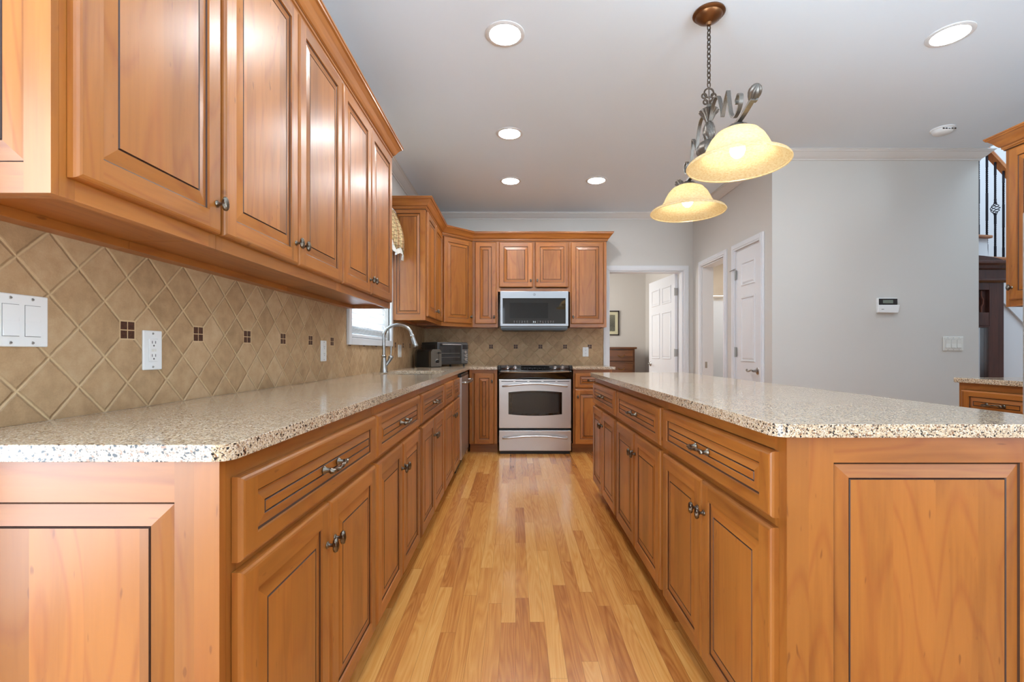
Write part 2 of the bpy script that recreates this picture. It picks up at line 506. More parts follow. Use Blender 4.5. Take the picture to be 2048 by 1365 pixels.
H = 2.71
XL = -1.088; YB = 5.57; XH = 2.10; YP = 3.85; XE = 3.79; XR = 3.32
struct(MB().box(-3.3, 6.6, -3.5, 8.2, -0.08, 0.0).build('floor', FLOOR))
struct(MB().box(-2.0, XE, -3.5, YP, H, H + 0.3).box(-2.0, XH + 0.12, YP, YB + 0.12, H, H + 0.3).build('ceiling', CEIL))
struct(MB().box(-0.8, 3.78, YB + 0.12, 8.2, 2.6, 2.7).box(XH + 0.12, 3.68, YP + 0.12, YB + 0.12, 2.6, 2.7).build('ceiling_bedroom', CEIL))
struct(MB().box(XE, 6.6, 1.0, 8.2, 5.3, 5.4).build('ceiling_foyer', CEIL))
wall('wall_left', [(XL - 0.15, XL, 0.63, 3.05, 0, H), (XL - 0.15, XL, 4.02, YB, 0, H), (XL - 0.15, XL, 3.05, 4.02, 0, 1.165), (XL - 0.15, XL, 3.05, 4.02, 2.13, H)])
wall('wall_back', [(XL - 0.15, 1.10, YB, YB + 0.12, 0, H), (1.985, XH + 0.12, YB, YB + 0.12, 0, H), (1.10, 1.985, YB, YB + 0.12, 2.03, H)])
wall('wall_hall', [(XH, XH + 0.12, YP, 4.027, 0, H), (XH, XH + 0.12, 4.485, 4.72, 0, H), (XH, XH + 0.12, 5.30, YB, 0, H),
                   (XH, XH + 0.12, 4.027, 4.485, 2.03, H), (XH, XH + 0.12, 4.72, 5.30, 2.03, H)])
wall('wall_pantry', [(XH + 0.12, XE, YP, YP + 0.12, 0, H)])
wall('wall_right', [(XR, XR + 0.12, -3.4, -2.45, 0, H), (XR, XR + 0.12, -0.35, 2.91, 0, H), (XR, XR + 0.12, -2.45, -0.35, 0, 0.6), (XR, XR + 0.12, -2.45, -0.35, 2.5, H)])
wall('wall_nook_left', [(-2.0, -1.9, -3.4, -1.85, 0, H), (-2.0, -1.9, 0.25, 0.63, 0, H), (-2.0, -1.9, -1.85, 0.25, 2.15, H)])
wall('wall_nook_return', [(-2.0, XL - 0.15, 0.63, 0.75, 0, H)])
wall('wall_rear', [(-2.0, -1.7, -3.5, -3.4, 0, H), (-0.3, 1.6, -3.5, -3.4, 0, H), (3.1, 3.44, -3.5, -3.4, 0, H),
                   (-1.7, -0.3, -3.5, -3.4, 0, 0.55), (-1.7, -0.3, -3.5, -3.4, 2.4, H), (1.6, 3.1, -3.5, -3.4, 0, 0.55), (1.6, 3.1, -3.5, -3.4, 2.4, H)])
# other rooms seen through the openings
BEDW = plain('bedroom_wall_paint', (206, 201, 194), 0.8)
wall('wall_bedroom_far', [(-0.8, 2.33, 8.0, 8.12, 0, 2.6)], BEDW)
wall('wall_bedroom_right', [(2.21, 2.33, YB + 0.12, 8.0, 0, 2.6)], BEDW)
wall('wall_bedroom_left', [(-0.8, -0.68, YB + 0.12, 8.0, 0, 2.6)], BEDW)
BATHW = plain('bathroom_wall_paint', (214, 200, 182), 0.8)
wall('wall_bathroom_far', [(2.33, 3.78, 6.75, 6.87, 0, 2.6)], BATHW)
wall('wall_bathroom_near', [(XH + 0.12, 3.68, 4.56, 4.66, 0, 2.6)], BATHW)
wall('wall_bathroom_right', [(3.68, 3.78, 4.56, 6.75, 0, 2.7)], BATHW)
FOYW = plain('foyer_wall_paint', (226, 226, 228), 0.8)
wall('wall_foyer_far', [(3.79, 6.6, 5.45, 5.57, 0, 5.3)], FOYW)
wall('wall_foyer_right', [(6.5, 6.6, 1.0, 5.45, 0, 5.3)], FOYW)
wall('wall_foyer_near', [(XR + 0.12, 6.5, 1.0, 1.1, 0, 5.3)], FOYW)
wall('wall_foyer_left', [(3.68, 3.79, 1.1, 5.45, H + 0.3, 5.3)], FOYW)


# rear and nook windows (behind the camera, light the room and show in the gloss)
def rear_window(name, x0, x1, z0, z1, M, n=2):
    o = bpy.data.objects.new(name, None); COL.objects.link(o); struct(o)
    m = MB()
    m.box(x0, x1, -0.02, 0.05, z0, z0 + 0.06, 0, M).box(x0, x1, -0.02, 0.05, z1 - 0.06, z1, 0, M)
    for k in range(n + 1):
        x = x0 + (x1 - x0) * k / n
        m.box(max(x0, x - 0.03), min(x1, x + 0.03), -0.019, 0.049, z0, z1, 0, M)
    m.box(x0, x1, -0.015, 0.045, (z0 + z1) / 2 - 0.025, (z0 + z1) / 2 + 0.025, 0, M)
    m.build('window_frame', TRIM, o)


rear_window('window_2', -1.7, -0.3, 0.55, 2.4, Matrix.Translation((0, -3.46, 0)), 2)
rear_window('window_3', 1.6, 3.1, 0.55, 2.4, Matrix.Translation((0, -3.46, 0)), 1)
rear_window('window_4', -1.85, 0.25, 0.0, 2.15, Matrix.Translation((-1.96, 0, 0)) @ Matrix.Rotation(PI / 2, 4, 'Z'), 2)

rear_window('added_window_5', -2.45, -0.35, 0.6, 2.5, Matrix.Translation((XR + 0.05, 0, 0)) @ Matrix.Rotation(PI / 2, 4, 'Z'), 2)  # unseen window, added to go with the fill lamps on the right

# ceiling crown, baseboards
cp = [(0, 2.638), (0.010, 2.638), (0.012, 2.648), (0.020, 2.652), (0.034, 2.664), (0.056, 2.688), (0.066, 2.693), (0.068, 2.700), (0.076, 2.702), (0.076, 2.7095), (0, 2.7095)]
struct(MB().sweep([(XL, 0.63), (XL, YB), (XH, YB), (XH, YP), (XE, YP), (XE, YP + 0.12)], cp).build('trim_1', CRP))
bp = [(0, 0), (0.015, 0), (0.015, 0.10), (0.008, 0.12), (0, 0.125)]
struct(MB().sweep([(XH, 3.94), (XH, YP), (XE, YP), (XE, YP + 0.12)], bp).build('baseboard_right', TRIM))
struct(MB().sweep([(2.0, 8.0), (-0.6, 8.0)][::-1], bp).build('baseboard_bedroom', TRIM))


def casing_y(m, x0, x1, ztop, y, w=0.06, d=0.018, sgn=-1):
    """door casing on a wall facing -y around opening x0..x1"""
    for (a, b) in ((x0 - w, x0), (x1, x1 + w)):
        m.box(a, b, y - d, y, 0, ztop + w)
        m.box(a + 0.012, b - 0.02, y - d - 0.005, y - d, 0, ztop + w - 0.012)
    m.box(x0, x1, y - d, y, ztop, ztop + w)
    m.box(x0 - 0.04, x1 + 0.04, y - d - 0.0052, y - d, ztop + 0.015, ztop + w - 0.012)


m = MB(); casing_y(m, 1.10, 1.985, 2.03, YB)
m.box(1.10, 1.115, YB, YB + 0.13, 0, 2.03).box(1.97, 1.985, YB, YB + 0.13, 0, 2.03).box(1.115, 1.97, YB, YB + 0.13, 2.015, 2.03)
struct(m.build('trim_2', TRIM, bevel=0.003))


def casing_x(name, y0, y1, ztop, w=0.06, d=0.018):
    m = MB()
    for (a, b) in ((y0 - w, y0), (y1, y1 + w)):
        m.box(XH - d, XH, a, b, 0, ztop + w)
        m.box(XH - d - 0.005, XH - d, a + 0.014, b - 0.018, 0, ztop + w - 0.012)
    m.box(XH - d, XH, y0, y1, ztop, ztop + w)
    m.box(XH - d - 0.0052, XH - d, y0 - 0.04, y1 + 0.04, ztop + 0.015, ztop + w - 0.012)
    m.box(XH, XH + 0.125, y0, y0 + 0.012, 0, ztop).box(XH, XH + 0.125, y1 - 0.012, y1, 0, ztop).box(XH, XH + 0.125, y0 + 0.012, y1 - 0.012, ztop - 0.012, ztop)
    return struct(m.build(name, TRIM, bevel=0.003))


casing_x('trim_3', 4.027, 4.485, 2.03)
casing_x('trim_4', 4.72, 5.30, 2.03)

# tiled splashbacks
m = MB(); a0 = 1.307
for (y0, y1, z0, z1) in ((0.80, 3.0, 0.914, 1.372), (3.0, 4.07, 0.914, 1.118), (4.07, 5.56, 0.914, 1.372)):
    m.box(y0 - a0, y1 - a0, 0, 0.010, z0 - 1.1325, z1 - 1.1325)
tag(m.build('tile_backsplash', TILE, loc=(-1.0775, a0, 1.1325), rot=PI / 2), 'tan stone tile splashback laid diagonally on the left wall behind the sink', 'backsplash')
m = MB().box(-1.0805, 1.0345, 0, 0.010, 0.914 - 1.1325, 1.372 - 1.1325)
tag(m.build('tile_backsplash', TILE, loc=(0.0025, 5.5595, 1.1325)), 'tan diagonal stone tile splashback on the far wall behind the range', 'backsplash')


# ------------------------------------------------------------------ cabinet parts
def panel_mesh(w, h, sl=0.052, sr=0.052, st=0.052, sb=0.052, t=0.02, edge=True, field=0.026, centre=0):
    """raised panel front: x 0..w, z 0..h, faces -y, back at y=0"""
    m = MB()
    def ring(l, r, b, tp, y): return [(l, y, b), (w - r, y, b), (w - r, y, h - tp), (l, y, h - tp)]
    def band(A, B, mats):
        m.add(A + B, [(0, 1, 5, 4), (1, 2, 6, 5), (2, 3, 7, 6), (3, 0, 4, 7)], mats)
    e = 0.009 if edge else 0.0
    if edge:
        rs = [ring(0, 0, 0, 0, 0), ring(0, 0, 0, 0, -t + 0.009), ring(0.0015, 0.0015, 0.0015, 0.0015, -t + 0.0045), ring(0.005, 0.005, 0.005, 0.005, -t + 0.0015), ring(e, e, e, e, -t)]
    else:
        rs = [ring(0, 0, 0, 0, 0), ring(0, 0, 0, 0, -t)]
    for a, b in zip(rs, rs[1:]): band(a, b, [1, 0, 1, 0])
    y = -t
    # butt jointed frame
    m.add([(e, y, e), (sl, y, e), (sl, y, h - e), (e, y, h - e)], [(0, 1, 2, 3)], 0)
    m.add([(w - sr, y, e), (w - e, y, e), (w - e, y, h - e), (w - sr, y, h - e)], [(0, 1, 2, 3)], 0)
    m.add([(sl, y, e), (w - sr, y, e), (w - sr, y, sb), (sl, y, sb)], [(0, 1, 2, 3)], 1)
    m.add([(sl, y, h - st), (w - sr, y, h - st), (w - sr, y, h - e), (sl, y, h - e)], [(0, 1, 2, 3)], 1)
    def R(o, dy): return ring(sl + o, sr + o, sb + o, st + o, -t + dy)
    field = min(field, (min(w - sl - sr, h - st - sb)) * 0.3)
    a = R(0, 0); b = R(0.0010, 0.005); c = R(0.0052, 0.0070); d = R(0.0085, 0.0066); f1 = R(0.0085 + field * 0.5, 0.0040); f2 = R(0.0085 + field, 0.0018)
    g1 = R(0.0085 + field + 0.0022, 0.0045); g2 = R(0.0085 + field + 0.0044, 0.0018)
    band(a, b, [1, 0, 1, 0]); band(b, c, 2); band(c, d, [1, 0, 1, 0]); band(d, f1, [1, 0, 1, 0]); band(f1, f2, [1, 0, 1, 0]); band(f2, g1, 2); band(g1, g2, 2)
    m.add(g2, [(0, 1, 2, 3)], centre)
    m.add(rs[0], [(3, 2, 1, 0)], 0)
    return m


_cache = {}


def front_mesh(w, h, drawer=False):
    k = (round(w, 3), round(h, 3), drawer)
    if k not in _cache:
        if drawer: _cache[k] = panel_mesh(w, h, 0.05, 0.05, 0.036, 0.036, field=0.018, centre=1).mesh('drawer_front', CABM)
        else: _cache[k] = panel_mesh(w, h).mesh('door', CABM)
    return _cache[k]


def knob_mesh():
    m = MB()
    Mx = Matrix.Rotation(PI / 2, 4, 'X')                       # lathe z -> -y
    m.lathe([(0.0, 0.0), (0.0085, 0.0), (0.0095, 0.0015), (0.0085, 0.003), (0.0055, 0.005), (0.0042, 0.010), (0.0048, 0.015), (0.006, 0.017)], 0, 16, Mx)
    vs = []; fs = []; nu, nv = 20, 13
    for i in range(nv):
        ph = PI * i / (nv - 1)
        for k in range(nu):
            th = 2 * PI * k / nu
            zz = -math.cos(ph) * 0.0185
            rr = math.sin(ph) ** 0.8 * (1 + 0.14 * math.cos(5 * th + zz * 260))
            vs.append((rr * 0.0098 * math.cos(th), -0.0225 + rr * 0.0075 * math.sin(th), zz))
    for i in range(nv - 1):
        for k in range(nu):
            fs.append((i * nu + k, i * nu + (k + 1) % nu, (i + 1) * nu + (k + 1) % nu, (i + 1) * nu + k))
    m.add(vs, fs, 0, True)
    return m.mesh('knob', PEWT)


def pull_mesh():
    m = MB()
    Mx = Matrix.Rotation(PI / 2, 4, 'X')
    for s in (-1, 1):
        T = Matrix.Translation((s * 0.048, 0, 0))
        m.lathe([(0.0, 0.0), (0.010, 0.0), (0.011, 0.002), (0.009, 0.005), (0.0065, 0.009), (0.006, 0.018)], 0, 14, T @ Mx)
    pts = []; rad = []
    N = 40
    for i in range(N + 1):
        u = -1 + 2 * i / N
        pts.append((u * 0.058, -0.020 - 0.010 * (1 - u * u), 0.0035 * math.sin(u * PI)))
        rad.append(0.0048 + 0.0028 * math.exp(-((abs(u) - 0.82) / 0.16) ** 2) - 0.003 * max(0, (abs(u) - 0.93) / 0.07))
    m.tube(pts, rad, 0, 14, fn=lambda i, th: 1 + 0.2 * math.cos(3 * th + i * 0.62))
    return m.mesh('handle', PEWT)


KNOB = knob_mesh(); PULL = pull_mesh()


def fronts(root, specs, y=0.0):
    """specs: (kind, x0, x1, z0, z1, where) kind door|drawer; where = knob (x, z) in the cabinet frame, True for a pull, or None"""
    for (kind, x0, x1, z0, z1, where) in specs:
        dr = kind == 'drawer'
        o = put('drawer' if dr else 'door', front_mesh(x1 - x0, z1 - z0, dr), root, (x0, y - 0.001, z0))
        if where is None: continue
        if dr: put('handle', PULL, o, ((x1 - x0) / 2, -0.020, (z1 - z0) / 2))
        else: put('knob', KNOB, o, (where[0] - x0, -0.020, where[1] - z0))


def base_cab(label, loc, rz, W, specs, depth=0.56, group=None, toe=True, name='base_cabinet', splits=(0.685,), mid=None, top=0.882):
    r = thing(name, label, 'cabinet', loc, rz, group)
    MB().box(0.0005, W - 0.0005, 0.0205, depth, 0.0 if not toe else 0.10, top).build('cabinet_box', [WB], r)
    m = MB()
    s = 0.03
    m.box(0.0005, s, 0, 0.02, 0.10, 0.884, 0).box(W - s, W - 0.0005, 0, 0.02, 0.10, 0.884, 0)
    m.box(s, W - s, 0, 0.02, 0.845, 0.884, 1).box(s, W - s, 0, 0.02, 0.10, 0.135, 1)
    for z in splits: m.box(s, W - s, 0, 0.02, z - 0.02, z + 0.02, 1)
    if mid:
        zz = [0.135] + [q for z in splits for q in (z - 0.02, z + 0.02)] + [0.845]
        for a, b in zip(zz[::2], zz[1::2]): m.box(mid - 0.022, mid + 0.022, 0, 0.02, a, b, 0)
    m.build('face_frame', CABM, r)
    fronts(r, specs)
    if toe:
        MB().box(0.0005, W - 0.0005, 0.075, 0.09, 0, 0.10, 1).build('toe_kick', CABM, r)
    return r


def wall_cab(label, loc, rz, W, z0, z1, specs, depth=0.277, group=None, recess=True, lips=(False, False), mid=None):
    r = thing('wall_cabinet', label, 'cabinet', loc, rz, group)
    m = MB()
    e = 0.016
    zb = z0 + 0.022 if recess else z0
    m.box(0.0005, e, 0.0205, depth, z0 if lips[0] else zb, z1, 0).box(W - e, W - 0.0005, 0.0205, depth, z0 if lips[1] else zb, z1, 0)
    m.box(e, W - e, 0.0205, depth - 0.012, zb, zb + 0.016, 1).box(e, W - e, 0.0205, depth - 0.012, z1 - 0.016, z1, 1)
    m.box(e if lips[0] else 0.0005, W - (e if lips[1] else 0.0005), depth - 0.045, depth - 0.0005, z0 + 0.0004, zb - 0.0003, 1).box(e, W - e, depth - 0.012, depth, zb, z1, 1)
    m.build('cabinet_box', CABM, r)
    m = MB(); s = 0.03
    m.box(0.0005, s, 0, 0.02, z0, z1, 0).box(W - s, W - 0.0005, 0, 0.02, z0, z1, 0)
    m.box(s, W - s, 0, 0.02, z0, z0 + 0.04, 1).box(s, W - s, 0, 0.02, z1 - 0.05, z1, 1)
    if mid: m.box(mid - 0.03, mid + 0.03, 0, 0.02, z0 + 0.04, z1 - 0.05, 0)
    m.build('face_frame', CABM, r)
    fronts(r, specs)
    return r


# ---- left run of base cabinets, faces +X
XF = -0.508
def L_specs(Y0, a, b, c, d, kind='pull', two_fronts=False):
    """a..b first door, c..d second door in world Y"""
    out = []
    if two_fronts:
        out += [('drawer', a - Y0, b - Y0, 0.695, 0.848, None), ('drawer', c - Y0, d - Y0, 0.695, 0.848, None)]
    else:
        out += [('drawer', a - Y0, d - Y0, 0.695, 0.848, True)]
    out += [('door', a - Y0, b - Y0, 0.10, 0.677, (b - Y0 - 0.024, 0.572)), ('door', c - Y0, d - Y0, 0.10, 0.677, (c - Y0 + 0.024, 0.572))]
    return out


GL = 'base cabinets along the left wall'
c1 = base_cab('maple base cabinet with raised end panel, nearest the camera on the left run', (XF, 0.825, 0), PI / 2, 0.830, L_specs(0.825, 0.840, 1.2405, 1.2435, 1.645), group=GL)
o = panel_mesh(0.570, 0.884, 0.077, 0.077, 0.070, 0.11, t=0.018, edge=False, field=0.033).build('end_panel', CABM, c1, (0.0, 0.570, 0.0), -PI / 2)
base_cab('maple base cabinet, second from the camera on the left run, one drawer over two doors', (XF, 1.656, 0), PI / 2, 0.774, L_specs(1.656, 1.664, 2.0385, 2.0415, 2.411), group=GL)
base_cab('maple base cabinet with short drawer, between the second left unit and the sink cabinet', (XF, 2.431, 0), PI / 2, 0.814, L_specs(2.431, 2.458, 2.836, 2.839, 3.217), group=GL)
base_cab('maple sink base cabinet with two false drawer fronts, under the faucet beside the dishwasher', (XF, 3.246, 0), PI / 2, 0.894, L_specs(3.246, 3.268, 3.698, 3.728, 4.118, two_fronts=True), group=GL, depth=0.56, mid=0.467, top=0.68)
# corner filler
m = MB().box(0, 0.204, 0, 0.02, 0.10, 0.884, 0).box(0, 0.204, 0.075, 0.09, 0, 0.10, 1)
tag(m.build('filler_panel', CABM, loc=(XF, 4.749, 0), rot=PI / 2), 'narrow maple filler panel in the inside corner right of the dishwasher', 'panel')

# ---- dishwasher
dw = thing('dishwasher', 'stainless dishwasher with bar handle near the inside corner', 'dishwasher', (XF, 4.144, 0), PI / 2)
MB().box(0.003, 0.597, 0.002, 0.55, 0.10, 0.875).build('tub_box', BLACK, dw)
MB().box(0.004, 0.596, -0.034, 0.0, 0.115, 0.845).build('door', STEELV, dw, bevel=0.004)
MB().box(0.004, 0.596, -0.030, 0.0, 0.846, 0.872).build('control_strip', BLACK, dw, bevel=0.002)
m = MB().tube(crom([(0.04, -0.034, 0.795), (0.05, -0.075, 0.797), (0.3, -0.088, 0.797), (0.55, -0.075, 0.797), (0.56, -0.034, 0.795)], 8), 0.011)
m.build('handle', SATIN, dw)
MB().box(0.004, 0.596, 0.02, 0.035, 0.0, 0.10).build('toe_kick', BLACK, dw)

# ---- back run of base cabinets, faces -Y
YF = 4.957
base_cab('narrow maple base cabinet with one tall door, left of the range', (-0.486, YF, 0), 0, 0.294,
         [('door', 0.052, 0.262, 0.10, 0.848, (0.240, 0.762))], depth=0.60, splits=())
base_cab('maple base cabinet with one drawer over a door, right of the range behind the island', (0.606, YF, 0), 0, 0.412,
         [('drawer', 0.020, 0.392, 0.695, 0.848, True), ('door', 0.020, 0.392, 0.10, 0.677, (0.047, 0.600))], depth=0.60)
tag(MB().box(-1.07, -0.5085, 4.96, 5.55, 0.0, 0.882).build('corner_cabinet_box', WB), 'blind corner carcass under the worktop beneath the toaster oven', 'cabinet')

# ---- worktops
# left worktop with sink cut-out, L shaped to the range
def worktop(name, label, outer, holes=(), z0=0.8845, z1=0.914, r=0.0):
    me = bpy.data.meshes.new(name)
    bm = bmesh.new()
    def loop(pts):
        vs = [bm.verts.new((x, y, z1)) for x, y in pts]
        return [bm.edges.new((vs[i], vs[(i + 1) % len(vs)])) for i in range(len(vs))]
    es = loop(outer)
    for h in holes: es += loop(h)
    res = bmesh.ops.triangle_fill(bm, use_beauty=True, use_dissolve=False, edges=es)
    fs = [g for g in res['geom'] if isinstance(g, bmesh.types.BMFace)]
    ex = bmesh.ops.extrude_face_region(bm, geom=fs)
    vv = [g for g in ex['geom'] if isinstance(g, bmesh.types.BMVert)]
    bmesh.ops.translate(bm, verts=vv, vec=(0, 0, z0 - z1))
    bmesh.ops.recalc_face_normals(bm, faces=bm.faces)
    bm.to_mesh(me); bm.free()
    me.materials.append(GRAN)
    o = put(name, me, bevel=0.005, seg=3)
    return tag(o, label, 'worktop')


def arc(cx, cy, r, a0, a1, n=8):
    return [(cx + r * math.cos(math.radians(a0 + (a1 - a0) * k / n)), cy + r * math.sin(math.radians(a0 + (a1 - a0) * k / n))) for k in range(n + 1)]


XC = -0.487; YC = 4.925
outer = [(-1.076, 0.80)] + arc(XC - 0.03, 0.83, 0.03, -90, 0, 6) + [(XC, YC), (-0.1905, YC), (-0.1905, 5.558), (-1.076, 5.558)]
sink_hole = arc(-0.92, 3.34, 0.07, 180, 270) + arc(-0.63, 3.34, 0.07, 270, 360) + arc(-0.63, 3.86, 0.07, 0, 90) + arc(-0.92, 3.86, 0.07, 90, 180)
worktop('worktop', 'speckled beige quartz worktop with sink cut-out, along the left wall to the range', outer, [sink_hole])
worktop('worktop', 'short speckled quartz worktop right of the range at the doorway', [(0.5985, YC), (1.048, YC), (1.048, 5.54), (1.03, 5.54), (1.03, 5.558), (0.5985, 5.558)])
XI0, XI1, YI0, YI1 = 0.568, 1.285, 1.0265, 3.60
worktop('island_worktop', 'long speckled quartz worktop of the island under the pendant lamp',
        arc(XI0 + 0.035, YI0 + 0.035, 0.035, 180, 270, 6) + [(XI1, YI0)] + [(XI1, YI1)] + arc(XI0 + 0.035, YI1 - 0.035, 0.035, 90, 180, 6))
XQ = 2.70
worktop('worktop', 'speckled quartz worktop on the right-hand cabinet below the wall cupboard', [(XQ, 2.415), (XR - 0.002, 2.415), (XR - 0.002, 2.92), (XQ + 0.02, 2.92), (XQ, 2.90)])

# ---- island base, faces -X ; local x runs towards the camera
XIF = 0.606
GI = 'base cabinets of the island'
def I_specs(Yfar, a, b, c, d):
    """a>b: far door from a to b, near door from c to d (world Y, decreasing)"""
    f = lambda y: Yfar - y
    return [('drawer', f(a), f(d), 0.690, 0.843, True), ('door', f(a), f(b), 0.10, 0.668, (f(b) - 0.024, 0.572)), ('door', f(c), f(d), 0.10, 0.668, (f(c) + 0.024, 0.572))]


ic = base_cab('maple island cabinet at the far end of the island, narrowest looking in the row', (XIF, 3.575, 0), -PI / 2, 0.814, I_specs(3.575, 3.560, 3.185, 3.182, 2.786), depth=0.60, group=GI)
base_cab('maple island cabinet in the middle of the island, one drawer over two doors', (XIF, 2.760, 0), -PI / 2, 0.864, I_specs(2.760, 2.735, 2.326, 2.323, 1.920), depth=0.60, group=GI)
ic = base_cab('maple island cabinet nearest the camera with a broad end panel', (XIF, 1.895, 0), -PI / 2, 0.826, I_specs(1.895, 1.876, 1.487, 1.484, 1.080), depth=0.60, group=GI)
# near end panel faces -Y : relative rotation +90 ; local frame x towards camera, y towards +X
panel_mesh(0.630, 0.884, 0.104, 0.104, 0.059, 0.12, t=0.018, edge=False, field=0.026).build('end_panel', CABM, ic, (0.827, 0.0, 0.0), PI / 2)
MB().box(0.827 - 0.019, 0.827 + 0.017, -0.0008, 0.0, 0.0, 0.884, 0).box(0.779, 0.827, -0.001, 0.0195, 0.0, 0.101, 0).build('corner_stile', CABM, ic)
tag(panel_mesh(2.5045, 0.884, 0.08, 0.08, 0.06, 0.12, t=0.015, edge=False).build('island_back_panel', CABM, loc=(1.2215, 1.070, 0), rot=PI / 2), 'maple panel closing the hidden long side of the island', 'panel')

# ---- right hand base cabinet, faces -X
base_cab('maple base cabinet with a curved drawer handle, on the right behind the island', (2.73, 2.895, 0), -PI / 2, 0.475,
         [('drawer', 0.030, 0.445, 0.690, 0.843, True), ('door', 0.030, 0.445, 0.10, 0.668, (0.42, 0.60))], depth=0.58)

# ---- wall cabinets
ZB = 1.3464; ZT = 2.335; DB = 1.3835; DT = 2.294
XU = -0.800
GU = 'wall cabinets above the left worktop'
def up(Y0, *doors):
    out = []
    for (a, b, side) in doors:
        kx = (b - Y0 - 0.022) if side == 'r' else (a - Y0 + 0.022)
        out.append(('door', a - Y0, b - Y0, DB, DT, (kx, DB + 0.075)))
    return out


u1 = wall_cab('tall maple wall cabinet with a single door, nearest the camera at upper left', (XU, 0.824, 0), PI / 2, 0.432, ZB, ZT, up(0.824, (0.838, 1.250, 'r')), group=GU, lips=(True, False))
panel_mesh(0.277, ZT - ZB, 0.047, 0.047, 0.055, 0.053, t=0.014, edge=False, field=0.03).build('end_panel', CABM, u1, (0.0, 0.277, ZB), -PI / 2)
wall_cab('two-door maple wall cabinet, middle of the three left of the window', (XU, 1.2565, 0), PI / 2, 0.873, ZB, ZT, up(1.2565, (1.262, 1.692, 'r'), (1.700, 2.122, 'l')), group=GU)
wall_cab('two-door maple wall cabinet ending beside the window, farthest of the left three', (XU, 2.130, 0), PI / 2, 0.870, ZB, ZT, up(2.130, (2.136, 2.545, 'r'), (2.553, 2.978, 'l')), group=GU, lips=(False, True))
XU2 = -0.780
u4 = wall_cab('two-door maple wall cabinet just past the window, with a sunlit end panel', (XU2, 4.08, 0), PI / 2, 0.860, ZB, ZT, up(4.08, (4.105, 4.505, 'r'), (4.515, 4.915, 'l')), depth=0.297, lips=(True, True))
panel_mesh(0.297, ZT - ZB, 0.045, 0.045, 0.062, 0.052, t=0.012, edge=False, field=0.018).build('end_panel', CABM, u4, (0.0, 0.297, ZB), -PI / 2)
# diagonal corner cabinet
P0 = Vector((XU2, 4.945)); P1 = Vector((-0.48, 5.25)); dv = P1 - P0; ang = math.atan2(dv.y, dv.x); Wd = dv.length
dc = thing('corner_wall_cabinet', 'diagonal maple corner wall cabinet above the toaster oven', 'cabinet', (P0.x, P0.y, 0), ang)
m = MB()
inv = Matrix.Rotation(-ang, 4, 'Z') @ Matrix.Translation((-P0.x, -P0.y, 0))
m.prism([(-0.797, 4.9545), (-0.4805, 5.2715), (-0.4805, 5.558), (-1.076, 5.558), (-1.076, 4.9545)], ZB + 0.02, ZT, 'z', 1, inv)
m.prism([(-1.076, 4.9545), (-1.06, 4.9545), (-1.06, 5.54), (-0.4805, 5.54), (-0.4805, 5.558), (-1.076, 5.558)], ZB, ZB + 0.02, 'z', 1, inv)
m.build('cabinet_box', CABM, dc)
MB().box(0, 0.03, 0, 0.016, ZB, ZT, 0).box(Wd - 0.03, Wd, 0, 0.016, ZB, ZT, 0).box(0.03, Wd - 0.03, 0, 0.016, ZB, ZB + 0.04, 1).box(0.03, Wd - 0.03, 0, 0.016, ZT - 0.05, ZT, 1).build('face_frame', CABM, dc)
fronts(dc, [('door', 0.022, Wd - 0.022, DB, DT, (Wd - 0.045, DB + 0.075))])
GBk = 'wall cabinets on the far wall'
wall_cab('narrow maple wall cabinet left of the microwave', (-0.4795, 5.25, 0), 0, 0.283, ZB, ZT, [('door', 0.030, 0.266, DB, DT, (0.242, DB + 0.075))], depth=0.308, group=GBk, lips=(True, True))
wall_cab('short two-door maple wall cabinet over the microwave', (-0.1960, 5.25, 0), 0, 0.803, 1.742, ZT,
         [('door', 0.012, 0.3875, 1.79, DT, (0.365, 1.862)), ('door', 0.4155, 0.789, 1.79, DT, (0.438, 1.862))], depth=0.308, group=GBk, recess=False, mid=0.4015)
wall_cab('maple wall cabinet with one door right of the microwave, by the doorway', (0.6075, 5.25, 0), 0, 0.408, ZB, ZT, [('door', 0.010, 0.373, DB, DT, (0.033, DB + 0.075))], depth=0.308, group=GBk, lips=(True, True))
u9 = wall_cab('maple wall cabinet on the right wall beside the staircase opening', (3.0, 2.878, 0), -PI / 2, 0.465, ZB, ZT,
         [('door', 0.030, 0.440, DB, DT, (0.052, DB + 0.075))], depth=0.318, lips=(True, True))

CPF = [(0.0, 2.306), (0.006, 2.306), (0.009, 2.313), (0.014, 2.316), (0.014, 2.326), (0.022, 2.331), (0.030, 2.342), (0.042, 2.362), (0.056, 2.378), (0.064, 2.382), (0.066, 2.390), (0.070, 2.392), (0.070, 2.400), (0.0, 2.400)]
def crown(name, label, path):
    m = MB().sweep(path, CPF)
    # dark glaze beads along the two steps
    m.sweep(path, [(0.0, 2.3035), (0.0065, 2.3035), (0.0065, 2.3062), (0.0, 2.3062)], 1)
    m.sweep(path, [(0.010, 2.3262), (0.0158, 2.3262), (0.0158, 2.3282), (0.010, 2.3282)], 1)
    return tag(m.build(name, [CROWNW, GLZ]), label, 'moulding')


crown('cabinet_crown_moulding', 'maple crown moulding on top of the three left wall cabinets before the window', [(-1.087, 0.8095), (XU, 0.8095), (XU, 3.001), (-1.087, 3.001)])
crown('cabinet_crown_moulding', 'maple crown moulding running over the corner and far wall cabinets', [(-1.087, 4.0675), (XU2, 4.0675), (XU2, 4.943), (-0.4795, 5.2495), (1.0165, 5.2495), (1.0165, 5.569)])
crown('cabinet_crown_moulding', 'maple crown moulding on the wall cabinet at the right edge', [(3.319, 2.879), (2.9995, 2.879), (2.9995, 2.412)])

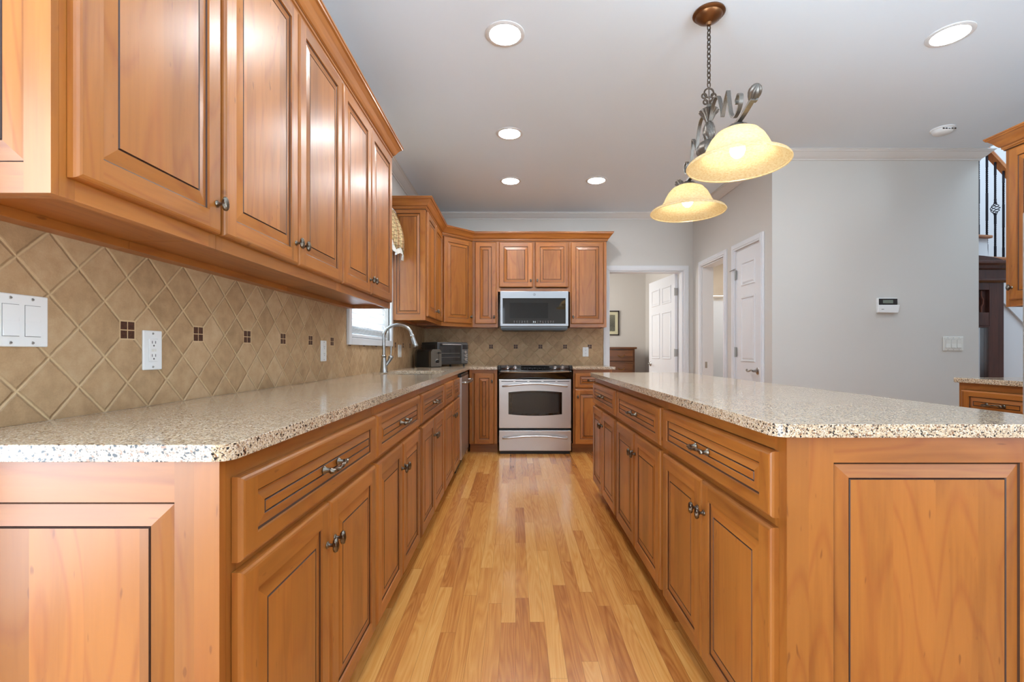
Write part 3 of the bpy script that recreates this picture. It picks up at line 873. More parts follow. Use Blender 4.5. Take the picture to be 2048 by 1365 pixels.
# ------------------------------------------------------------------ sink and faucet
sk = thing('kitchen_sink', 'undermount steel sink bowl set into the left worktop', 'sink', (-0.775, 3.60, 0.70))
def rrect(x0, x1, y0, y1, r, z, n=6):
    return [(x, y, z) for x, y in arc(x0 + r, y0 + r, r, 180, 270, n) + arc(x1 - r, y0 + r, r, 270, 360, n) + arc(x1 - r, y1 - r, r, 0, 90, n) + arc(x0 + r, y1 - r, r, 90, 180, n)]
m = MB(); rings = [rrect(-0.2, 0.2, -0.315, 0.315, 0.06, 0.183), rrect(-0.198, 0.198, -0.313, 0.313, 0.06, 0.18), rrect(-0.19, 0.19, -0.305, 0.305, 0.06, 0.02), rrect(-0.16, 0.16, -0.275, 0.275, 0.05, 0.0)]
n = len(rings[0])
for a, b in zip(rings, rings[1:]): m.add(a + b, [(i, (i + 1) % n, n + (i + 1) % n, n + i) for i in range(n)], 0, True)
m.add(rings[-1], [tuple(range(n))], 0)
m.build('bowl', STEEL, sk)
m = MB().lathe([(0.0, 0.0), (0.045, 0.0), (0.045, 0.004), (0.03, 0.004), (0.0, 0.001)], 0, 24); m.build('drain', CHROME, sk, (0, 0, 0.0005))
# base cabinets under the sink stay clear of the bowl visually (hidden)
fc = thing('faucet', 'brushed nickel gooseneck kitchen faucet standing behind the sink', 'faucet', (-1.000, 3.57, 0.9142))
FS = plain('faucet_brushed_nickel', (168, 168, 166), 0.26, 1.0)
m = MB().lathe([(0.0, 0), (0.031, 0), (0.031, 0.004), (0.027, 0.010), (0.0225, 0.05), (0.018, 0.10), (0.016, 0.115), (0.019, 0.119), (0.019, 0.126), (0.0155, 0.130), (0.0135, 0.134), (0.0, 0.134)], 0, 28)
m.build('body', FS, fc)
pts = [(0, 0, 0.13), (0, 0, 0.26)] + [(0.108 - 0.108 * math.cos(math.radians(a)), 0, 0.27 + 0.093 * math.sin(math.radians(a))) for a in range(8, 168, 8)]
e0 = Vector(pts[-1]); d0 = Vector((0.30, 0, -0.95)).normalized()
pts += [(e0 + d0 * 0.02)[:]]
MB().tube(pts, 0.0128, 0, 16).build('spout', FS, fc)
hd = [(e0 + d0 * k)[:] for k in (0.015, 0.02, 0.030, 0.034, 0.04, 0.06, 0.085, 0.105, 0.112)]
MB().tube(hd, [0.013, 0.0165, 0.0165, 0.0145, 0.0150, 0.0175, 0.0205, 0.0225, 0.019], 0, 20).build('spray_head', FS, fc)
m = MB().tube([(0.012, 0.004, 0.050), (0.035, 0.02, 0.088), (0.046, 0.027, 0.115)], [0.011, 0.013, 0.018], 0, 16)
m.lathe([(0.0, 0), (0.018, 0.001), (0.020, 0.01), (0.016, 0.02), (0.0, 0.024)], 0, 20, Matrix.Translation((0.046, 0.027, 0.108)))
m.build('valve', FS, fc)
MB().tube([(0.046, 0.027, 0.128), (0.048, 0.028, 0.155), (0.047, 0.030, 0.185), (0.052, 0.032, 0.200)], [0.006, 0.0065, 0.008, 0.0095], 0, 12).build('lever', FS, fc)

# ------------------------------------------------------------------ window over the sink, blind, valance
w1 = bpy.data.objects.new('window_1', None); COL.objects.link(w1); struct(w1)
w1.location = (XL, 3.535, 0)
m = MB(); d = 0.5345
m.box(0.010, 0.030, -d, -d + 0.048, 1.118, 2.18).box(0.010, 0.030, d - 0.048, d, 1.118, 2.18).box(0.010, 0.030, -d + 0.048, d - 0.048, 1.118, 1.165).box(0.010, 0.030, -d + 0.048, d - 0.048, 2.132, 2.18)
m.build('window_casing', TRIM, w1, bevel=0.003)
m = MB()
m.box(-0.13, -0.09, -0.485, -0.44, 1.166, 2.129).box(-0.13, -0.09, 0.44, 0.485, 1.166, 2.129).box(-0.13, -0.09, -0.44, 0.44, 1.166, 1.21).box(-0.13, -0.09, -0.44, 0.44, 2.085, 2.129).box(-0.125, -0.085, -0.44, 0.44, 1.63, 1.665)
m.build('window_frame', TRIM, w1)
GLASS = NT('window_glass')
tb = GLASS.n('BsdfTransparent'); gb = GLASS.n('BsdfGlossy', {'Roughness': 0.02}); fr = GLASS.n('Fresnel', {'IOR': 1.45}); ms = GLASS.n('MixShader', {0: fr.outputs[0], 1: tb.outputs[0], 2: gb.outputs[0]})
GLASS.t.links.new(ms.outputs[0], GLASS.out.inputs[0]); GLASS = GLASS.mat
MB().box(-0.112, -0.108, -0.44, 0.44, 1.21, 2.085).build('pane', GLASS, w1)

SLAT = NT('blind_slat_white')
dfu = SLAT.n('BsdfDiffuse', {'Color': lin(236, 236, 236)}); tru = SLAT.n('BsdfTranslucent', {'Color': lin(225, 228, 232)}); ms = SLAT.n('MixShader', {0: 0.17, 1: dfu.outputs[0], 2: tru.outputs[0]})
SLAT.t.links.new(ms.outputs[0], SLAT.out.inputs[0]); SLAT = SLAT.mat
bl = thing('window_blind', 'white slatted blind hanging closed in the window over the sink', 'blind', (XL - 0.035, 3.535, 1.17))
m = MB()
for k in range(20):
    z = 0.105 + k * 0.0425
    M = Matrix.Translation((0, 0, z)) @ Matrix.Rotation(math.radians(74), 4, 'Y')
    m.box(-0.025, 0.025, -0.478, 0.478, -0.0012, 0.0012, 0, M)
m.build('slats', SLAT, bl)
m = MB()
for k in range(6): m.box(-0.025, 0.025, -0.478, 0.478, 0.030 + k * 0.008, 0.0335 + k * 0.008)
m.build('stacked_slats', SLAT, bl)
MB().box(-0.026, 0.026, -0.479, 0.479, 0.002, 0.022).build('bottom_rail', TRIM, bl, bevel=0.003)
MB().box(-0.027, 0.027, -0.479, 0.479, 0.925, 0.955).build('head_rail', TRIM, bl)
MB().tube([(0.032, -0.26, 0.92), (0.032, -0.26, 0.20)], 0.0035, 0, 8).build('tilt_wand', IVORY, bl)

# plaid valance
PL = NT('plaid_fabric')
tc = PL.n('TexCoord'); sp = PL.n('SeparateXYZ', {0: tc.outputs['Object']})
def stripes(c, per, a, b):
    f = PL.math('FRACT', PL.math('ADD', PL.math('DIVIDE', c, per), 50.0))
    return PL.math('MULTIPLY', PL.math('GREATER_THAN', f, a), PL.math('LESS_THAN', f, b))
c0 = lin(214, 190, 140)
cc = PL.mix(PL.math('MULTIPLY', stripes(sp.outputs[1], 0.06, 0.1, 0.42), 0.6), c0, lin(150, 82, 52))
cc = PL.mix(PL.math('MULTIPLY', stripes(sp.outputs[2], 0.06, 0.2, 0.5), 0.55), cc, lin(128, 104, 58))
cc = PL.mix(PL.math('MULTIPLY', stripes(sp.outputs[1], 0.06, 0.6, 0.68), 0.8), cc, lin(70, 46, 40))
cc = PL.mix(PL.math('MULTIPLY', stripes(sp.outputs[2], 0.06, 0.7, 0.78), 0.8), cc, lin(80, 52, 40))
PLM = PL.p(col=cc, rough=0.9)
LACE = plain('white_fringe', (228, 224, 214), 0.9)
va = thing('window_valance', 'plaid fabric valance with pale fringe at the top of the sink window', 'curtain', (-1.060, 3.535, 1.90))
def valance(zlo, zhi, mat, nm, off=0.0):
    m = MB(); N = 72; R = 8; vs = []; fs = []
    for i in range(N + 1):
        y = -0.522 + 1.044 * i / N
        sag = 0.05 * math.cos(y * 2 * PI / 0.52) ** 2
        for j in range(R + 1):
            t = j / R
            z = zhi + (zlo - zhi) * t - (sag * t if mat is PLM else sag * 1.0)
            bulge = 0.028 + 0.075 * math.sin(min(1, t * 1.1) * PI * 0.62) if mat is PLM else 0.098
            x = bulge + off + 0.012 * math.sin(y * 60) * (0.3 + t)
            vs.append((x, y, z))
    for i in range(N):
        for j in range(R): fs.append((i * (R + 1) + j, i * (R + 1) + j + 1, (i + 1) * (R + 1) + j + 1, (i + 1) * (R + 1) + j))
    m.add(vs, fs, 0, True)
    o = m.build(nm, mat, va)
    s = o.modifiers.new('solid', 'SOLIDIFY'); s.thickness = 0.003
    return o
valance(0.05, 0.37, PLM, 'fabric')
valance(0.005, 0.05, LACE, 'fringe')
MB().tube([(0.02, -0.52, 0.372), (0.02, 0.52, 0.372)], 0.011, 0, 12).build('rod', TRIM, va)

# ------------------------------------------------------------------ range
rg = thing('range', 'stainless slide-in range with black control panel at the end of the aisle', 'range', (0.204, 4.91, 0))
hw = 0.377
MB().box(-hw + 0.001, hw - 0.001, 0.04, 0.62, 0.035, 0.905).build('oven_body', BLACK, rg)
m = MB().box(-hw, hw, 0.0, 0.04, 0.274, 0.784); m.build('oven_door', STEEL, rg, bevel=0.004)
od = rg.children[-1]
wp = []
for k in range(13):
    u = -1 + 2 * k / 12
    wp.append((0.0015 + u * 0.279, 0.420 - 0.016 * (1 - u * u)))
for k in range(13):
    u = 1 - 2 * k / 12
    wp.append((0.0015 + u * 0.279, 0.649 + 0.016 * (1 - u * u)))
MB().prism(wp, -0.004, 0.0, 'y').build('oven_window', BLKG, od)
def shrink(poly, k):
    cx = sum(p[0] for p in poly) / len(poly); cz = sum(p[1] for p in poly) / len(poly)
    return [(cx + (p[0] - cx) * k, cz + (p[1] - cz) * (k - 0.03)) for p in poly]
MB().prism(shrink(wp, 0.86), -0.0055, -0.004, 'y').build('inner_glass', plain('smoked_oven_glass', (46, 45, 43), 0.12), od)
m = MB()
for k in range(5):
    x = -0.352 + k * 0.1465
    m.box(x, x + 0.125, -0.0015, 0.0, 0.760, 0.766)
m.build('vent_slots', BLACK, od)
def barhandle(z, par, y=0.0):
    pts = [(-0.335, 0.0, z - 0.004), (-0.330, -0.035, z - 0.002)] + [(-0.31 + 0.62 * k / 16, -0.048 - 0.008 * math.sin(PI * k / 16), z + 0.024 * math.sin(PI * k / 16)) for k in range(17)] + [(0.330, -0.035, z - 0.002), (0.335, 0.0, z - 0.004)]
    MB().tube(pts, 0.0105, 0, 14).build('handle', STEEL, par)
barhandle(0.718, od)
m = MB().box(-hw, hw, 0.002, 0.04, 0.036, 0.250); m.build('warming_drawer', STEEL, rg, bevel=0.004)
barhandle(0.176, rg.children[-1])
MB().box(-hw + 0.01, hw - 0.01, 0.03, 0.05, 0.0, 0.036).build('kick_plate', BLACK, rg)
# black curved fascia
m = MB(); N = 14; vs = []; fs = []
for i in range(N + 1):
    u = -1 + 2 * i / N; x = u * 0.382; b = 0.022 * (1 - u * u)
    vs += [(x, 0.03, 0.787), (x, -0.004 - b * 0.2, 0.790), (x, -0.012 - b, 0.845 - 0.004), (x, -0.014 - b, 0.862 - b * 0.4), (x, 0.03, 0.90)]
for i in range(N):
    for j in range(4): fs.append((i * 5 + j, i * 5 + j + 1, (i + 1) * 5 + j + 1, (i + 1) * 5 + j))
fs += [(0, 1, 2, 3, 4), tuple(N * 5 + j for j in (4, 3, 2, 1, 0))]
m.add(vs, fs, 0, True); m.build('fascia', BLKG, rg)
# steel sloping control panel between black ears
m = MB(); vs = []; fs = []
for i in range(N + 1):
    u = -1 + 2 * i / N; x = u * 0.357; b = 0.022 * (1 - u * u)
    vs += [(x, -0.018 - b, 0.862 - b * 0.4), (x, -0.021 - b, 0.868 - b * 0.4), (x, 0.115, 0.928), (x, 0.13, 0.915)]
for i in range(N):
    for j in range(4): fs.append((i * 4 + j, i * 4 + (j + 1) % 4, (i + 1) * 4 + (j + 1) % 4, (i + 1) * 4 + j))
fs += [(0, 1, 2, 3), tuple(N * 4 + j for j in (3, 2, 1, 0))]
m.add(vs, fs, 0, True); cpn = m.build('control_panel', STEEL, rg)
sl = math.atan2(0.058, 0.134)
def onpanel(x, t, lift=0.0):
    return Matrix.Translation((x, -0.021 + 0.134 * t, 0.868 + 0.058 * t + lift)) @ Matrix.Rotation(sl, 4, 'X')
MB().box(-0.146, 0.153, -0.028, 0.050, 0.0, 0.003).build('display', BLKG, cpn, loc=(0, 0, 0)).matrix_local = onpanel(0, 0.42, 0.003)
m = MB()
for k in range(9):
    m.box(-0.11 + k * 0.026, -0.10 + k * 0.026, -0.018 if k % 2 else 0.0, -0.013 if k % 2 else 0.006, 0.003, 0.0034)
m.build('button_marks', plain('pale_print', (190, 192, 195), 0.5), cpn).matrix_local = onpanel(0, 0.42, 0.003)
for x in (-0.288, -0.209, 0.211, 0.289):
    k = MB().lathe([(0.0, 0), (0.024, 0), (0.024, 0.003), (0.020, 0.006), (0.018, 0.020), (0.015, 0.024), (0.0, 0.025)], 0, 22)
    k.box(-0.004, 0.004, -0.019, 0.019, 0.020, 0.034, 0)
    o = k.build('knob', STEEL, cpn); o.matrix_local = onpanel(x, 0.5, 0.004)
    MB().lathe([(0.025, 0.0), (0.029, 0.0), (0.029, 0.002), (0.025, 0.002)], 0, 22, closed=True).build('knob_ring', BLACK, o)
for s in (-1, 1):
    MB().box(s * 0.3745 - 0.0165, s * 0.3745 + 0.0165, 0.0, 0.12, 0.88, 0.930).build('side_cap', BLACK, rg, bevel=0.008)
MB().box(-0.393, 0.393, 0.115, 0.638, 0.9145, 0.922).build('glass_cooktop', BLKG, rg, bevel=0.002)
m = MB()
for (x, y, r) in ((-0.2, 0.26, 0.1), (0.2, 0.26, 0.08), (-0.2, 0.5, 0.075), (0.2, 0.5, 0.1)):
    m.lathe([(r - 0.002, 0.9221), (r, 0.9221), (r, 0.9224), (r - 0.002, 0.9224)], 0, 32, Matrix.Translation((x, y, 0)), closed=True)
m.build('burner_rings', DSTEEL, rg)

# ------------------------------------------------------------------ microwave
mw = thing('microwave', 'stainless over-the-range microwave with black glass door', 'microwave', (0.2055, 5.15, 1.308))
MB().box(-0.368, 0.368, 0.03, 0.405, 0.022, 0.426).build('case', DSTEEL, mw)
m = MB().box(-0.375, 0.375, 0.0, 0.030, 0.044, 0.428); m.build('door', MWSTEEL, mw, bevel=0.004)
md = mw.children[-1]
MB().box(-0.3465, 0.3435, -0.003, 0.0, 0.071, 0.352).build('glass', BLKG, md, bevel=0.001)
MB().box(-0.27, 0.15, -0.0034, -0.003, 0.13, 0.30).build('mesh_screen', plain('screened_glass', (14, 14, 15), 0.08), md)
MB().prism([(-0.355, 0.0), (0.355, 0.0), (0.368, 0.022), (-0.368, 0.022)], 0.01, 0.38, 'y').build('vent_grille', BLACK, mw)
m = MB()
for k in range(16):
    x = -0.225 + k * 0.0285
    if 5 < k < 9: continue
    for j in range(2): m.box(x, x + 0.013, -0.0036, -0.003, 0.082 + j * 0.014, 0.087 + j * 0.014)
m.build('button_marks', plain('button_print', (120, 122, 124), 0.5), md)
GLOW = plain('clock_glow', (225, 235, 240), 0.5, emc=lin(225, 235, 240), ems=0.8)
m = MB()
for (x, s) in ((-0.010, 1), (0.0, 0), (0.010, 1)):
    if s: m.box(x - 0.003, x + 0.003, -0.0037, -0.003, 0.084, 0.087).box(x - 0.003, x + 0.003, -0.0037, -0.003, 0.096, 0.099).box(x + 0.002, x + 0.0035, -0.0037, -0.003, 0.084, 0.099)
    else: m.box(x - 0.001, x + 0.001, -0.0037, -0.003, 0.087, 0.089).box(x - 0.001, x + 0.001, -0.0037, -0.003, 0.093, 0.095)
m.build('clock_display', GLOW, md)
# round script emblem
m = MB().lathe([(0.011, 0.0), (0.0135, 0.0), (0.0135, 0.0012), (0.011, 0.0012)], 0, 28, Matrix.Rotation(PI / 2, 4, 'X'), closed=True)
m.tube([(0.002 - 0.006 * math.cos(a), -0.0008, 0.001 + 0.006 * math.sin(a)) for a in [k * 0.4 for k in range(14)]], 0.0008, 0, 6)
m.tube([(0.006 * math.cos(a) + 0.001, -0.0008, -0.003 + 0.003 * math.sin(2 * a)) for a in [k * 0.4 for k in range(14)]], 0.0007, 0, 6)
m.build('emblem', DSTEEL, md, (0.0015, 0.0, 0.391))

# ------------------------------------------------------------------ toaster oven and toaster
to = thing('toaster_oven', 'black and steel toaster oven set diagonally in the worktop corner', 'toaster oven', (-0.815, 4.955, 0.914), math.radians(43))
W, D = 0.395, 0.325
m = MB().box(0, W, 0.012, D, 0.02, 0.262); m.build('housing', plain('oven_housing', (96, 96, 95), 0.35, 0.6), to, bevel=0.008)
m = MB()
for r in range(5):
    for k in range(6):
        m.box(-0.001, 0.001, 0.06 + k * 0.034, 0.084 + k * 0.034, 0.15 + r * 0.017, 0.158 + r * 0.017)
m.build('side_vents', BLACK, to)
m = MB().box(0.006, 0.305, 0.0, 0.012, 0.030, 0.252); m.build('door', DSTEEL, to, bevel=0.003)
dd = to.children[-1]
MB().box(0.022, 0.290, -0.002, 0.0, 0.062, 0.222).build('glass', plain('dark_oven_glass', (22, 22, 22), 0.06, coat=0.5), dd)
m = MB()
for z in (0.098, 0.142): m.tube([(0.03, -0.0025, z), (0.28, -0.0025, z)], 0.0018, 0, 6)
m.build('rack', SATIN, dd)
m = MB().tube([(0.03, 0, 0.237), (0.035, -0.03, 0.237), (0.276, -0.03, 0.237), (0.281, 0, 0.237)], 0.006, 0, 10)
m.build('handle', STEEL, dd)
m = MB().box(0.308, W - 0.002, 0.0, 0.012, 0.030, 0.252); m.build('control_panel', plain('panel_grey', (120, 120, 120), 0.3, 0.8), to, bevel=0.002)
for z in (0.075, 0.115, 0.155):
    MB().lathe([(0.0, 0), (0.016, 0), (0.0145, 0.014), (0.0, 0.015)], 0, 18, Matrix.Rotation(PI / 2, 4, 'X')).build('knob', SATIN, to, (0.350, 0.0, z))
MB().box(0.318, 0.384, -0.002, 0.0, 0.185, 0.235).build('display', BLKG, to)
m = MB()
for k in range(4): m.box(0.374, 0.381, -0.0015, 0.0, 0.06 + k * 0.022, 0.068 + k * 0.022)
m.build('buttons', WHITE, to)
for (x, y) in ((0.03, 0.04), (W - 0.03, 0.04), (0.03, D - 0.03), (W - 0.03, D - 0.03)):
    MB().lathe([(0.0, 0.0003), (0.012, 0.0003), (0.010, 0.022), (0.0, 0.022)], 0, 12).build('foot', BLACK, to, (x, y, 0))
t2 = thing('toaster', 'two-slot toaster with black side and steel ends in front of the toaster oven', 'toaster', (-0.846, 4.715, 0.914), math.radians(55))
def rbox(w, h, r, z0):
    p = [(0.0, z0), (w, z0)]
    p += [(w - r + r * math.cos(math.radians(a)), z0 + h - r + r * math.sin(math.radians(a))) for a in range(0, 91, 10)]
    p += [(r + r * math.cos(math.radians(a)), z0 + h - r + r * math.sin(math.radians(a))) for a in range(90, 181, 10)]
    return p
MB().prism(rbox(0.150, 0.172, 0.035, 0.010), 0.032, 0.205, 'y', smooth=True).build('body', plain('toaster_black', (52, 52, 51), 0.3, 0.5), t2)
MB().prism(rbox(0.150, 0.176, 0.038, 0.008), 0.0, 0.031, 'y', smooth=True).build('end_cap', TSTEEL, t2)
MB().prism(rbox(0.150, 0.176, 0.038, 0.008), 0.206, 0.235, 'y', smooth=True).build('end_cap', TSTEEL, t2)
MB().box(0.035, 0.060, 0.04, 0.195, 0.1815, 0.184).box(0.090, 0.115, 0.04, 0.195, 0.1815, 0.184).build('slots', BLACK, t2)
m = MB().lathe([(0.0, 0), (0.020, 0), (0.018, 0.014), (0.0, 0.015)], 0, 20, Matrix.Rotation(PI / 2, 4, 'X')); m.build('dial', BLACK, t2, (0.085, 0.0, 0.060))
MB().lathe([(0.020, 0), (0.024, 0), (0.024, 0.003), (0.020, 0.003)], 0, 20, Matrix.Rotation(PI / 2, 4, 'X'), closed=True).build('dial_ring', CHROME, t2, (0.085, 0.0, 0.060))
MB().box(0.108, 0.112, -0.001, 0.0, 0.07, 0.16).build('lever_slot', BLACK, t2)
MB().box(0.096, 0.124, -0.022, 0.0, 0.140, 0.152).build('lever', BLACK, t2, bevel=0.003)
MB().box(0.008, 0.142, 0.01, 0.225, 0.0004, 0.010).build('base', BLACK, t2)


# ------------------------------------------------------------------ outlets and switches
def screw(par, x, z, y=-0.006):
    m = MB().lathe([(0.0, 0), (0.0036, 0), (0.003, 0.0012), (0.0, 0.0014)], 0, 14, Matrix.Rotation(PI / 2, 4, 'X'))
    m.box(-0.0026, 0.0026, -0.0018, -0.0012, -0.0004, 0.0004, 1)
    m.build('screw', [SCREWM, BLACK], par, (x, y, z))


def plate(name, label, cat, loc, rz, w, h, units, mat=WHITE, group=None):
    """units: list of (kind, x) kind rocker|duplex|gfci|blank|toggle"""
    r = thing(name, label, cat, loc, rz, group)
    MB().box(-w / 2, w / 2, -0.006, 0.0, -h / 2, h / 2).build('plate', mat, r, bevel=0.0028, seg=3)
    for (k, x) in units:
        if k == 'rocker':
            MB().box(x - 0.0172, x + 0.0172, -0.0064, -0.006, -0.0345, 0.0345).build('rocker_shade_gap', GAPSHADE, r)
            MB().prism([(-0.0064, -0.0335), (-0.0100, -0.0335), (-0.0072, 0.0), (-0.0078, 0.0335), (-0.0064, 0.0335)], x - 0.0163, x + 0.0163, 'x').build('rocker', mat, r)
        elif k in ('duplex', 'gfci'):
            MB().box(x - 0.0170, x + 0.0170, -0.0085, -0.006, -0.0335, 0.0335).build('receptacle', mat, r, bevel=0.001)
            m = MB()
            for z in (-0.0195, 0.0195):
                m.box(x - 0.0075, x - 0.0055, -0.0088, -0.0085, z, z + 0.008).box(x + 0.0055, x + 0.0075, -0.0088, -0.0085, z, z + 0.008)
                m.lathe([(0.0, 0), (0.0026, 0), (0.0026, 0.0003), (0, 0.0003)], 0, 10, Matrix.Translation((x, -0.0085, z - 0.006)) @ Matrix.Rotation(PI / 2, 4, 'X'))
            if k == 'gfci': MB().box(x - 0.009, x - 0.001, -0.0092, -0.0085, -0.004, 0.004).box(x + 0.001, x + 0.009, -0.0092, -0.0085, -0.004, 0.004).build('test_buttons', IVORY, r)
            m.build('slots', BLACK if k == 'duplex' else plain('outlet_slots', (70, 70, 70), 0.5), r)
        for z in (-h / 2 + 0.009, h / 2 - 0.009):
            if k in ('rocker', 'gfci', 'duplex', 'blank'): screw(r, x, z)
    return r


plate('light_switch', 'white double rocker switch plate at left on the tan tile', 'switch', (-1.0782, 1.022, 1.140), PI / 2, 0.116, 0.114, [('rocker', -0.023), ('rocker', 0.023)])
plate('wall_outlet', 'white outlet on the tan tile near the first dark mosaic inset', 'outlet', (-1.0782, 1.392, 1.077), PI / 2, 0.072, 0.116, [('gfci', 0)])
plate('wall_outlet', 'white outlet between dark mosaic insets, left of the sink window', 'outlet', (-1.0782, 2.635, 1.077), PI / 2, 0.074, 0.116, [('duplex', 0)])
plate('light_switch', 'white switch plate on the tile between sink window and toaster', 'switch', (-1.0782, 4.37, 1.079), PI / 2, 0.118, 0.116, [('rocker', -0.023), ('rocker', 0.023)])
plate('wall_outlet', 'white outlet on the far wall tile right of the range', 'outlet', (0.828, 5.5598, 1.071), 0, 0.070, 0.112, [('duplex', 0)])
plate('light_switch', 'ivory triple rocker switch plate on the grey wall at right', 'switch', (3.578, YP - 0.0002, 1.138), 0, 0.164, 0.115, [('rocker', -0.046), ('rocker', 0.0), ('rocker', 0.046)], IVORY)

kp = thing('alarm_keypad', 'white alarm keypad with dark display on the grey wall', 'keypad', (3.028, YP, 1.449))
MB().box(-0.080, 0.084, -0.022, -0.0003, -0.060, 0.062).build('housing', WHITE, kp, bevel=0.006)
MB().box(-0.072, 0.078, -0.024, -0.022, 0.006, 0.056).build('display_surround', plain('keypad_dark', (40, 32, 28), 0.25), kp)
MB().box(-0.040, 0.042, -0.0250, -0.024, 0.018, 0.045).build('screen', plain('lcd_grey', (118, 128, 116), 0.2), kp)
m = MB().prism([(-0.084, 0.002), (0.090, 0.004), (0.078, -0.062), (-0.090, -0.058)], -0.036, -0.0225, 'y'); m.build('flip_cover', WHITE, kp, bevel=0.004)
txt = MB()
for k in range(3): txt.box(-0.060 + k * 0.007, -0.055 + k * 0.007, -0.0364, -0.036, -0.035, -0.029)
txt.build('brand_mark', plain('grey_print', (110, 110, 112), 0.5), kp)

# ------------------------------------------------------------------ recessed lights and smoke detector
LENS = NT('downlight_lens'); LENS = LENS.p(col=lin(255, 250, 240), emc=(0.94, 0.97, 1.0, 1), ems=200.0, rough=0.5)
RING = plain('downlight_trim', (222, 222, 222), 0.4)
for (x, y, lb) in ((-0.054, 2.423, 'round recessed ceiling light, largest and nearest over the aisle'), (-0.045, 3.526, 'round recessed ceiling light, second along the aisle from the camera'),
                   (-0.048, 4.505, 'round recessed ceiling light near the far wall, above the left of the range'), (0.773, 4.49, 'round recessed ceiling light at far end, right of its twin'),
                   (2.241, 2.427, 'round recessed ceiling light at the upper right, right of the pendant lamp')):
    r = thing('recessed_light', lb, 'ceiling light', (x, y, H), 0, 'recessed ceiling lights')
    m = MB().lathe([(0.078, -0.001), (0.080, -0.006), (0.092, -0.0065), (0.101, -0.003), (0.1015, -0.0005), (0.078, -0.0005)], 0, 48, closed=True)
    m.build('trim_ring', RING, r)
    MB().lathe([(0.0, -0.002), (0.0785, -0.002), (0.0785, -0.0008), (0.0, -0.0008)], 0, 48).build('lens', LENS, r)
sd = thing('smoke_detector', 'white round smoke detector on the ceiling near the stairs', 'smoke detector', (3.135, 3.455, H))
MB().lathe([(0.0, -0.0005), (0.072, -0.0005), (0.072, -0.008), (0.066, -0.010), (0.062, -0.012), (0.058, -0.028), (0.048, -0.036), (0.0, -0.038)], 0, 40).build('housing', WHITE, sd)
m = MB()
for k in range(5): m.box(-0.05 + k * 0.021, -0.037 + k * 0.021, -0.0595, -0.0570, -0.026, -0.018)
m.build('vents', BLACK, sd)

# ------------------------------------------------------------------ pendant fixture over the island
PC = Vector((0.933, 2.27)); prz = -math.atan2(0.035, 0.66)
pd = thing('pendant_light', 'two-shade pewter island pendant lamp with amber glass bowls hanging by a chain', 'pendant lamp', (PC.x, PC.y, 1.85), prz)
Z0 = 1.85
m = MB().lathe([(0.0, H - Z0 - 0.0005), (0.072, H - Z0 - 0.0005), (0.075, H - Z0 - 0.008), (0.070, H - Z0 - 0.014), (0.062, H - Z0 - 0.017), (0.055, H - Z0 - 0.030), (0.030, H - Z0 - 0.044), (0.014, H - Z0 - 0.050), (0.010, H - Z0 - 0.062), (0.0, H - Z0 - 0.066)], 0, 40)
m.build('ceiling_canopy', BRONZE, pd)
m = MB(); zt = H - Z0 - 0.062; zb_ = 0.500; nl = 13; pitch = (zt - zb_) / nl
for k in range(nl):
    z = zt - (k + 0.5) * pitch
    hh = pitch / 2 + 0.0038; ww = 0.0085
    pts = []
    for q in range(16):
        a = 2 * PI * q / 16
        pts.append((ww * math.cos(a), 0, z + hh * math.sin(a)))
    M = Matrix.Rotation(PI / 2 * (k % 2) + 0.4, 4, 'Z')
    m.tube(pts, 0.0025, 0, 8, M, closed=True)
m.build('chain', CHAINM, pd)
# openwork loop under the chain
m = MB()
def ringy(cx, cz, r, t=0.004):
    m.tube([(cx + r * math.cos(2 * PI * q / 18), 0, cz + r * math.sin(2 * PI * q / 18)) for q in range(18)], t, 0, 8, closed=True)
ringy(0, 0.472, 0.022); ringy(-0.022, 0.458, 0.011); ringy(0.022, 0.458, 0.011); ringy(-0.016, 0.428, 0.010); ringy(0.016, 0.428, 0.010)
m.tube([(0, 0, 0.49), (0.002, 0, 0.415)], 0.002)
m.tube([(-0.02, 0, 0.446), (0, 0, 0.412), (0.02, 0, 0.446)], 0.004)
m.build('top_loop', CHAINM, pd)
m = MB().lathe([(0.0, 0.415), (0.010, 0.414), (0.012, 0.400), (0.038, 0.390), (0.044, 0.383), (0.040, 0.376), (0.030, 0.366), (0.020, 0.345), (0.014, 0.335), (0.012, 0.325)], 0, 32, fn=lambda t, z, r: r * (1 + (0.07 * math.cos(16 * t) if z < 0.385 else 0)))
m.lathe([(0.012, 0.33), (0.018, 0.325), (0.024, 0.305), (0.028, 0.280), (0.026, 0.262), (0.018, 0.250), (0.015, 0.244)], 0, 32, fn=lambda t, z, r: r * (1 + 0.12 * math.cos(6 * t + z * 90)))
m.lathe([(0.015, 0.246), (0.022, 0.242), (0.044, 0.228), (0.056, 0.205), (0.056, 0.188), (0.044, 0.165), (0.024, 0.148), (0.016, 0.140), (0.018, 0.128), (0.010, 0.115), (0.0, 0.108)], 0, 40, fn=lambda t, z, r: r * (1 + 0.05 * abs(math.sin(5 * t))))
m.build('central_column', FIX, pd)
